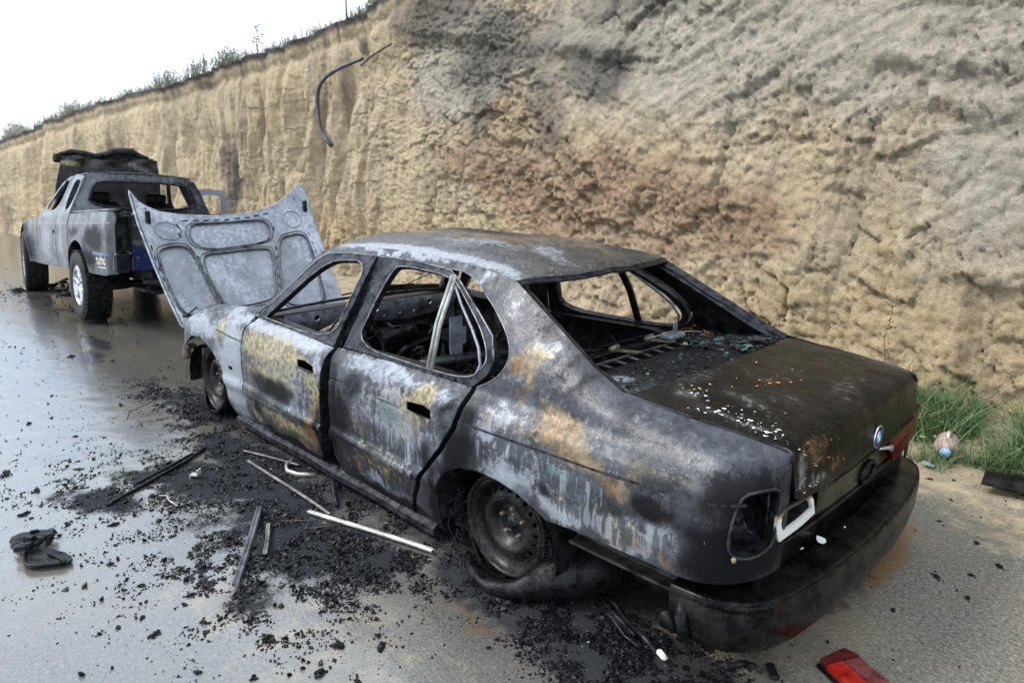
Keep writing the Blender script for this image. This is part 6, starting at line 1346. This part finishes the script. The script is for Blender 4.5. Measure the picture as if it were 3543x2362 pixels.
# ================================================================== DEBRIS
M_FLAKE = plain('charred_flake', (.0018, .0018, .0022), .36, var=.5, sc=60, bump=.5, col2=(.009, .0095, .012))
def scatter():
    rng = np.random.default_rng(77)
    # x, y, sx, sy, angle, count, size factor
    F = [(1.90, 1.00, .45, .10, 5, 1000, .9), (1.70, 1.28, .38, .16, 25, 900, .9), (1.30, 1.10, .35, .15, 0, 800, .9), (.80, 1.22, .26, .20, 0, 1900, 1.0), (.52, 1.10, .18, .13, 0, 900, 1.0), (1.88, 1.72, .24, .10, 35, 420, 1.1), (1.75, 1.45, .30, .18, 30, 500, .9), (1.2, 1.45, .4, .25, 0, 500, 1.0),
         (3.15, .86, .28, .09, 5, 1300, 1.2), (2.75, .90, .22, .08, 0, 500, 1.0), (2.2, 1.0, .3, .1, 0, 500, .9), (.52, 1.50, .16, .16, 0, 300, 1.3), (.25, 1.55, .25, .18, 0, 110, 1.6), (.85, 1.62, .25, .10, 0, 260, 1.3), (-.35, .84, .34, .11, -10, 1300, 1.0), (-.70, .84, .22, .12, 0, 1300, 1.0), (0.0, .95, .3, .09, 0, 300, .8),
         (1.2, 1.75, .9, .35, 0, 420, .9), (2.3, 1.7, .8, .45, 0, 260, .8), (3.6, 1.5, 1.2, .5, 0, 240, .9), (.2, 1.8, .8, .3, 0, 220, .9), (-.9, .3, .35, .5, 0, 120, .9), (-1.15, -.5, .3, .6, 0, 110, .9), (-1.1, -1.55, .35, .25, 0, 90, 1.0), (5.5, .9, 1.0, .4, 0, 260, .9), (8.6, .5, 1.0, .3, 0, 300, 1.6), (5.8, 2.0, 1.3, .5, 0, 200, .8), (7.0, .2, .6, .3, 0, 200, 1.4)]
    Vs, Fs, n = [], [], 0
    for cx, cy, sx, sy, an, cnt, szf in F:
        a = R(an); cnt = int(cnt*(9. if cnt >= 800 else 4.5) if cnt > 250 else cnt*1.1); p = rng.normal(0, 1, (int(cnt*1.9), 2))*[sx, sy]; p = p@np.array([[math.cos(a), math.sin(a)], [-math.sin(a), math.cos(a)]])+[cx, cy]
        cl = gnoise(n3(p[:, 0]*7, p[:, 1]*7, 1))+.5*gnoise(n3(p[:, 0]*17, p[:, 1]*17, 4))
        p = p[cl > rng.normal(.02, .09, len(p))][:cnt]
        z0 = ground_z(p[:, 0], p[:, 1])
        for (x, y), z in zip(p, z0):
            if y < .62 and -.3 < x < 3.2: continue
            if np.hypot(x+1.81, y-2.594) < .9: continue
            if .30 < x < 1.05 and abs((y-.89)-(x-.33)*.2786) < .022: continue
            r = min(rng.lognormal(-5.75, .58)*szf, .015); m = rng.integers(5, 8)
            an_ = np.linspace(0, 2*np.pi, m, endpoint=False)+rng.uniform(-.35, .35, m)
            rad = r*rng.uniform(.55, 1.15, m); el = rng.uniform(.35, 1.); th = rng.uniform(0, 6.28); c, s = math.cos(th), math.sin(th)
            px, py = rad*np.cos(an_), rad*np.sin(an_)*el; qx, qy = px*c-py*s, px*s+py*c
            h = r*rng.uniform(.06, .40); tx, ty = rng.normal(0, .28, 2)
            top = np.stack([qx+x, qy+y, z+h*rng.uniform(.5, 1.1, m)+qx*tx+qy*ty+abs(tx)*r*.6+abs(ty)*r*.6], 1)
            bot = np.stack([qx*.92+x, qy*.92+y, np.full(m, z-.002)], 1)
            Vs.append(np.vstack([top, bot, [[x, y, z+h*rng.uniform(.7, 1.6)+r*.3]]]))
            Fs += [(n+i, n+(i+1) % m, n+2*m) for i in range(m)]+[(n+m+i, n+m+(i+1) % m, n+(i+1) % m, n+i) for i in range(m)]; n += 2*m+1
    o = raw('charred_flakes', np.concatenate(Vs), Fs, M_FLAKE, smooth=False)
    tag(o, 'thousands of small black charred flakes strewn over the wet road round the cars', 'ash flakes', kind='stuff')
scatter()
def crumbs():
    rng = np.random.default_rng(5); mb = MB(); B_ = [(.8, 1.2, .3, .2), (1.4, 1.15, .5, .2), (1.85, 1.1, .4, .2), (1.8, 1.6, .3, .2), (1.1, 1.4, .5, .3), (-.5, .82, .4, .12), (3.1, .9, .3, .12)]
    for k in range(900):
        b = B_[rng.integers(len(B_))]; x, y = b[0]+rng.normal(0, b[2]), b[1]+rng.normal(0, b[3])
        if y < .64 and x > -.3: continue
        r = min(rng.lognormal(-6.1, .45), .007); a = rng.uniform(0, 6.28, 3); p = np.stack([np.cos(a)*r, np.sin(a)*r, rng.uniform(0, r, 3)], 1)
        z = float(ground_z(x, y)[0])+rng.uniform(.003, .010); mb.add(np.vstack([p, p.mean(0)+[0, 0, -r*.7]])+[x, y, z], [(0, 1, 2), (0, 1, 3), (1, 2, 3), (0, 2, 3)], False)
    o = mb.build('glass_crumbs', plain('glass_crumb', (.10, .14, .15), .12, col2=(.42, .46, .48))); tag(o, 'tiny glinting crumbs of broken glass among the black flakes', 'glass crumbs', kind='stuff')
crumbs()
def clump(x, y, r, h, seed, rot=0., ey=.6):
    """a crumbling cake of charred flakes"""
    rng = np.random.default_rng(seed); mb = MB()
    for k in range(26):
        rr = r*rng.uniform(.16, .55); t_ = abs(rng.normal(0, .5)); a = rng.uniform(0, 6.28); c = np.array([math.cos(a)*r*t_*1.1, math.sin(a)*r*t_*ey*1.1, max(0, h*(1-t_))*rng.uniform(.2, 1)])
        m = rng.integers(5, 8); an = np.linspace(0, 2*np.pi, m, endpoint=False)+rng.uniform(-.4, .4, m); rad = rr*rng.uniform(.5, 1.1, m)
        top = np.stack([rad*np.cos(an), rad*np.sin(an)*.75, rr*rng.uniform(.05, .45, m)], 1); bot = np.stack([rad*.9*np.cos(an), rad*.68*np.sin(an), np.full(m, -rr*.12)], 1)
        q = np.vstack([top, bot, [[0, 0, rr*rng.uniform(.2, .7)]]]); rm_ = np.array(Matrix.Rotation(rng.normal(0, .5), 3, Vector((math.cos(a), math.sin(a), 0)))); q = q@rm_.T+c; q[:, 2] = np.maximum(q[:, 2], -.003)
        mb.add(q, [(i, (i+1) % m, 2*m) for i in range(m)]+[(m+i, m+(i+1) % m, (i+1) % m, i) for i in range(m)], False)
    o = mb.build('charred_lump', M_FLAKE); o.location = (x, y, float(ground_z(x, y)[0])); o.rotation_euler.z = R(rot); return o
SPOTS = [(2.55, 2.02, .04), (2.35, 1.72, .022), (1.95, 2.05, .03), (1.88, 1.84, .03), (1.2, 1.9, .022), (.95, 1.86, .02), (.6, 1.93, .026), (.30, 1.66, .035), (.10, 1.50, .035), (.02, 1.62, .03), (-.02, 1.40, .032), (.45, 1.65, .03), (.55, 1.78, .024), (.75, 1.75, .02), (.15, 1.78, .022), (-.10, 1.55, .02), (.30, 1.90, .02), (2.9, 1.6, .022), (3.35, 1.75, .026), (3.9, 1.5, .02), (4.3, 1.95, .03), (1.55, 1.78, .028), (1.45, 1.62, .022), (2.2, 1.95, .03),
         (-1.02, .02, .020), (-1.20, -.12, .018), (-1.25, -.50, .022), (-1.35, -.62, .018), (-1.12, -1.05, .016), (-1.30, -.95, .018), (-1.42, -.78, .025), (-.95, -1.55, .018), (-1.05, -1.62, .014), (-1.38, -.42, .020), (-1.1, -1.35, .014), (-.9, .38, .018), (5.0, 1.1, .04), (4.6, .9, .03)]
for i, (x, y, r) in enumerate(SPOTS):
    o = clump(x, y, r*.85, r*.40, i, rot=i*47)
    tag(o, 'small black crumpled lump of char lying loose on the road', 'char lump', 'charred lumps scattered on the road')
def bar(name, pts, r, mat, label, cat, flat=1., n=6, jit=0., group=None):
    pts = np.array(pts, float); c = pts.mean(0); z = float(ground_z(c[0], c[1])[0]); pts[:, :2] -= c[:2]
    mb = MB().tube(resample(pts, .06, False), r, n, flat=flat)
    if jit: mb.jitter(jit, 14)
    o = mb.build(name, mat); o.location = (c[0], c[1], z); return tag(o, label, cat, group)
M_ALU = plain('bright_aluminium', (.25, .24, .215), .28, metal=.6, col2=(.48, .46, .42), var=.2)
M_DULL = plain('dull_trim', (.07, .065, .06), .35, metal=.3, col2=(.22, .205, .19))
def channel(name, a, b, w, h, mat, label, cat):
    a, b = np.array(a), np.array(b); d = (b-a)/np.linalg.norm(b-a); s_ = np.array([-d[1], d[0]]); c = (a+b)/2; L = np.linalg.norm(b-a); k = 14; rows = []
    for o1, hh in ((-w/2, .001), (-w/2, h), (-w*.3, h*1.15), (-w*.1, h*.75), (w*.1, h*.75), (w*.3, h*1.15), (w/2, h), (w/2, .001)):
        t_ = np.linspace(-L/2, L/2, k); bow = .004*np.cos(t_/L*math.pi); rows.append(np.stack([d[0]*t_+s_[0]*(o1+bow), d[1]*t_+s_[1]*(o1+bow), hh+.012+.004*np.sin(t_*5)], 1))
    o = strip(name, rows, mat, None, thick=.0012); o.location = (c[0], c[1], float(ground_z(c[0], c[1])[0])); return tag(o, label, cat)
channel('metal_strip', (1.03, 1.085), (.33, .89), .020, .012, M_ALU, 'brightest long silvery metal strip lying beside the rear left wheel', 'metal strip')
channel('metal_strip', (1.81, 1.02), (.93, 1.03), .012, .008, M_DULL, 'long thin dull metal strip pointing at the end of the silvery strip', 'metal strip')
channel('metal_strip', (1.97, .97), (1.55, .85), .012, .006, M_DULL, 'short thin strip lying in the ash just below the front door', 'metal strip')
bar('charred_rod', [(2.15, 1.12, .012), (2.03, 1.28, .014), (1.94, 1.45, .012), (1.77, 1.75, .010)], .010, M_FLAKE, 'long charred rod pointing away from the front door across the ash', 'rod', jit=.005)
bar('charred_rod', [(2.10, 1.21, .02), (1.98, 1.43, .02), (1.92, 1.58, .012)], .008, M_FLAKE, 'shorter charred rod lying against the longer one in the ash', 'rod', jit=.004)
channel('charred_bar', (1.22, 1.24), (.66, 1.61), .026, .018, plain('sooty_bar', (.03, .032, .035), .4, col2=(.10, .105, .115)), 'long flat sooty bar lying left of the silvery strip', 'bar')
channel('charred_bar', (1.05, 1.28), (.80, 1.42), .018, .010, plain('sooty_bar_small', (.03, .032, .03), .4, col2=(.14, .14, .12)), 'short bar lying just right of the long flat sooty bar', 'bar')
bar('charred_rod', [(.98, .96, .02), (1.10, .90, .03), (1.22, .84, .035)], .012, M_CHARM, 'stubby grey rod propped in the ash near the rear door sill', 'rod')
b_ = MB(); b_.box((0, 0, .02), (.05, .035, .006)); b_.box((-.022, 0, .035), (.006, .035, .035)); b_.box((.022, 0, .006), (.006, .035, .03)); o = b_.build('metal_bracket', plain('pale_bracket', (.25, .24, .2), .4, col2=(.45, .43, .38))); o.location = (1.81, 1.31, float(ground_z(1.81, 1.31)[0])); o.rotation_euler.z = .6; tag(o, 'small pale bent metal bracket standing in the ash field', 'bracket')
bar('bent_metal_arc', [(1.64, .835, .012), (1.60, .90, .014), (1.52, .935, .018), (1.44, .92, .02), (1.38, .85, .014)], .009, M_ALU, 'curved silvery piece of molding below the front door', 'molding', flat=1.6)
bar('pale_twig', [(1.71, 1.53, .008), (1.66, 1.51, .018), (1.60, 1.52, .016), (1.53, 1.505, .008)], .004, M_ALU, 'thin whitish curled strip lying beyond the bent bracket', 'strip')
bar('wire_loop', [(3.0, 1.28, .005), (3.15, 1.22, .005), (3.28, 1.02, .006), (3.15, .89, .008), (2.98, .92, .008), (2.86, 1.05, .006), (2.84, 1.16, .005), (2.92, 1.24, .005)], .0022, M_TWIG, 'thin wire loop lying on the wet road by the front left wheel', 'wire', n=5)
bar('wire_piece', [(1.05, 1.22, .006), (.95, 1.12, .012), (.9, 1.18, .01), (.82, 1.05, .012), (.9, .98, .006)], .0025, M_TWIG, 'kinked thin wire in the ash between the sooty bars and the silvery strip', 'wire', n=5)
# burnt flap at the near left
fl2 = MB(); sp_ = [(1.73, 2.14), (1.70, 2.03), (1.62, 2.00), (1.55, 2.06), (1.47, 2.05), (1.38, 2.00), (1.29, 2.01), (1.33, 2.09), (1.38, 2.16), (1.46, 2.15), (1.56, 2.12), (1.66, 2.17)]
c0 = np.mean(sp_, 0); q = np.array(smoothpoly(sp_, 1))-c0
o = panel('burnt_flap', q, lambda x, y: (x, y, .014+.016*fbm(n3(x*9, y*9, 1), 3)+.012*np.hypot(x, y)), M_RUBBER, None, step=.015, thick=.006); o.location = (c0[0], c0[1], float(ground_z(*c0)[0])); tag(o, 'large crumpled black flap with a turned-up rim lying apart on the wet road', 'rubber flap')
er = np.array([(p_[0], p_[1]) for p_ in smoothpoly(sp_[6:12], 2)])-c0; MB().tube(np.stack([er[:, 0], er[:, 1], er[:, 0]*0+.022], 1), .007, 6).build('raised_rim', M_RUBBER, o)
mb = MB(); rng = np.random.default_rng(4)
for k in range(16): mb.box((rng.normal(.05, .04), rng.normal(.0, .03), .03+rng.uniform(0, .02)), rng.uniform(.015, .05, 3)*[1, 1, .5], np.array(Matrix.Rotation(rng.uniform(0, 6), 3, 'Z')), taper=.7)
o2 = mb.jitter(.008, 30).build('char_crust', M_FLAKE, o)
# tail-light fragment, near right
tlf = empty('tail_light_fragment', (-1.262, .405, 0), 0, label='broken red and dark tail-light lens lying on the road at the near edge', cat='tail light')
tlf.rotation_euler.z = R(-12)
A = [(-.17, .02), (-.10, -.085), (.085, -.055), (.095, -.03), (.06, .10), (-.13, .115)]
mb = MB(); mb.prism([(.09, -.035), (.105, .03), (.0, .06), (-.12, .10), (-.14, .03), (-.04, -.0)], .03); mb.build('lens', plain('bright_red_lens', (.20, .007, .006), .2, var=.25, col2=(.42, .022, .014)), tlf)
mb = MB(); mb.prism([(.088, -.040), (-.04, -.005), (-.14, .025), (-.13, -.05), (.07, -.105)], .028); mb.build('lens', plain('sooty_red_lens', (.07, .012, .014), .35, col2=(.16, .04, .04)), tlf)
mb = MB(); mb.prism([(.095, -.038), (.11, .032), (.135, .02), (.125, -.10), (.075, -.11)], .031); mb.build('lens', plain('dark_lens_edge', (.035, .006, .007), .25, col2=(.08, .012, .012)), tlf)
mb = MB(); mb.prism([(.14, .03), (.13, -.115), (-.15, -.07), (-.16, .11), (.01, .07)], .010); mb.build('housing', M_CHAR, tlf)
# jug, black panel, wiring, bulbs, plastic scrap
jg = empty('plastic_jug', (-.93, -1.93, float(ground_z(-.93, -1.93)[0])), R(100), label='dusty pinkish plastic jug lying in the grass below the bank', cat='jug')
mb = MB().lathe([(0, -.085), (.050, -.082), (.062, -.070), (.064, -.02), (.060, .0), (.064, .02), (.064, .055), (.050, .085), (.026, .10), (.024, .115), (0, .115)], (0, 0, .062), 'x', 24); mb.jitter(.004, 18).build('jug_body', plain('dusty_plastic', (.30, .215, .175), .55, col2=(.44, .34, .29)), jg)
MB().lathe([(0, .113), (.027, .113), (.027, .132), (0, .134)], (0, 0, .062), 'x', 18).build('cap', plain('pale_blue_cap', (.22, .36, .46), .5), jg)
MB().tube([(-.03, .02, .12), (-.01, .0, .145), (.04, 0, .14), (.06, 0, .11)], .009, 8).build('handle', plain('dusty_plastic_handle', (.44, .33, .27), .55), jg)
mb = MB(); mb.box((0, 0, .004), (.07, .035, .003), bev=.001); o = mb.jitter(.012, 20).build('crushed_bottle', plain('pale_blue_film', (.16, .20, .20), .4, col2=(.34, .40, .40))); o.location = (-.90, -1.70, .02+float(ground_z(-.9, -1.7)[0])); tag(o, 'crushed pale blue plastic scrap on the sand in front of the jug', 'plastic scrap')
pn = [(-.16, -.14), (.20, -.16), (.42, -.10), (.44, .12), (.06, .15), (-.12, .05)]
o = panel('black_panel', pn, lambda x, y: (x, y, .045+.05*np.exp(-((y+.03)/.10)**2)-.03*sst(.05, .15, y)+.008*fbm(n3(x*8, y*8, 2), 3)), plain('dusty_black_plastic', (.002, .0022, .0025), .4, col2=(.010, .009, .008), sc=9), None, step=.02, thick=.006)
o.location = (-1.30, -1.72, 0); o.rotation_euler.z = R(196); tag(o, 'curved black plastic car panel dusted with sand at the edge of the grass', 'car panel')
wrg = empty('burnt_wiring', (-.55, .69, 0), R(-25), label='charred wiring and rail with a pale tip lying in oily ash beside the bumper corner', cat='wiring')
mb = MB(); mb.tube([(.22, .02, .02), (.10, .0, .03), (0, .01, .028), (-.10, .0, .035), (-.18, -.01, .025)], .009, 7); mb.tube([(.20, .035, .03), (.05, .04, .04), (-.08, .02, .03)], .006, 6); mb.tube([(.15, .06, .01), (.02, .06, .045), (-.06, .05, .02), (-.14, .04, .03)], .005, 6); mb.jitter(.008, 24).build('charred_rail', M_CHARM, wrg)
mb = MB(); mb.box((-.205, -.012, .03), (.05, .022, .018), bev=.006); mb.jitter(.006, 40).build('pale_tip', plain('pale_ash_tip', (.42, .36, .33), .6, col2=(.62, .56, .52)), wrg)
for i, (x, y, lb) in enumerate(((-.93, .61, 'charred bulb with its socket lying below the bumper corner'), (-1.03, .55, 'wedge of charred plastic lying beside the burnt bulb'))):
    if i == 0: mb = MB().lathe([(0, -.04), (.010, -.04), (.012, -.01), (.008, .0), (.014, .015), (.015, .03), (.008, .042), (0, .044)], (0, 0, .014), 'x', 16); mb.tube([(-.04, 0, .01), (-.06, .02, .012), (-.07, .045, .006)], .008, 6)
    else: mb = MB().box((0, 0, .012), (.07, .03, .016), bev=.004, taper=.6)
    o = mb.jitter(.004, 40).build('burnt_bulb' if i == 0 else 'charred_wedge', M_CHARM); o.location = (x, y, 0); o.rotation_euler.z = R(60+70*i); tag(o, lb, 'bulb' if i == 0 else 'plastic scrap')
for i, (x, y, z, r, lb) in enumerate(((-1.035, .27, .385, .030, 'largest white enamel flake resting on the top of the rear bumper'), (-1.0, .345, .375, .012, 'narrow white sliver on the bumper beside the large white flake'), (-1.055, .10, .378, .006, 'tiny white chip on the middle of the bumper top'))):
    mb = MB(); rng = np.random.default_rng(i+3); m = 9; a = np.linspace(0, 2*np.pi, m, endpoint=False); q = np.stack([np.cos(a)*r*rng.uniform(.6, 1.05, m)*.8, np.sin(a)*r*rng.uniform(.6, 1.05, m)*(1.1 if i != 1 else 2.6)], 1); mb.prism([tuple(p_) for p_ in q], .002)
    o = mb.build('enamel_flake', M_WHITE); o.location = (x, y, z); o.rotation_euler = (.1, -.3, .2); tag(o, lb, 'paint flake')
mat_ = MB(); rng = np.random.default_rng(12)
o = clump(6.05, 1.25, .13, .04, 91, ey=.5); o.name = 'charred_scrap'; o.location = (9.55, .62, float(ground_z(9.5, .7)[0])); tag(o, 'dark scrap lying against the front tyre of the pickup', 'scrap')
mb = MB()
for k in range(7):
    pts = [np.array([8.3+.25*k, .12+rng.normal(0, .12), .02])]
    for j in range(4): pts.append(pts[-1]+[rng.normal(.05, .08), rng.normal(0, .07), rng.normal(0, .02)])
    p_ = np.array(pts); p_[:, 2] = np.clip(p_[:, 2], .01, .08)+gz0(p_[:, 0]); mb.tube(p_-[8.9, .1, 0], rng.uniform(.01, .025), 6)
o = mb.jitter(.02, 12).build('tangled_scrap', M_CHAR); o.location = (8.9, .1, 0); tag(o, 'tangle of black burnt scrap under the middle of the pickup', 'scrap')
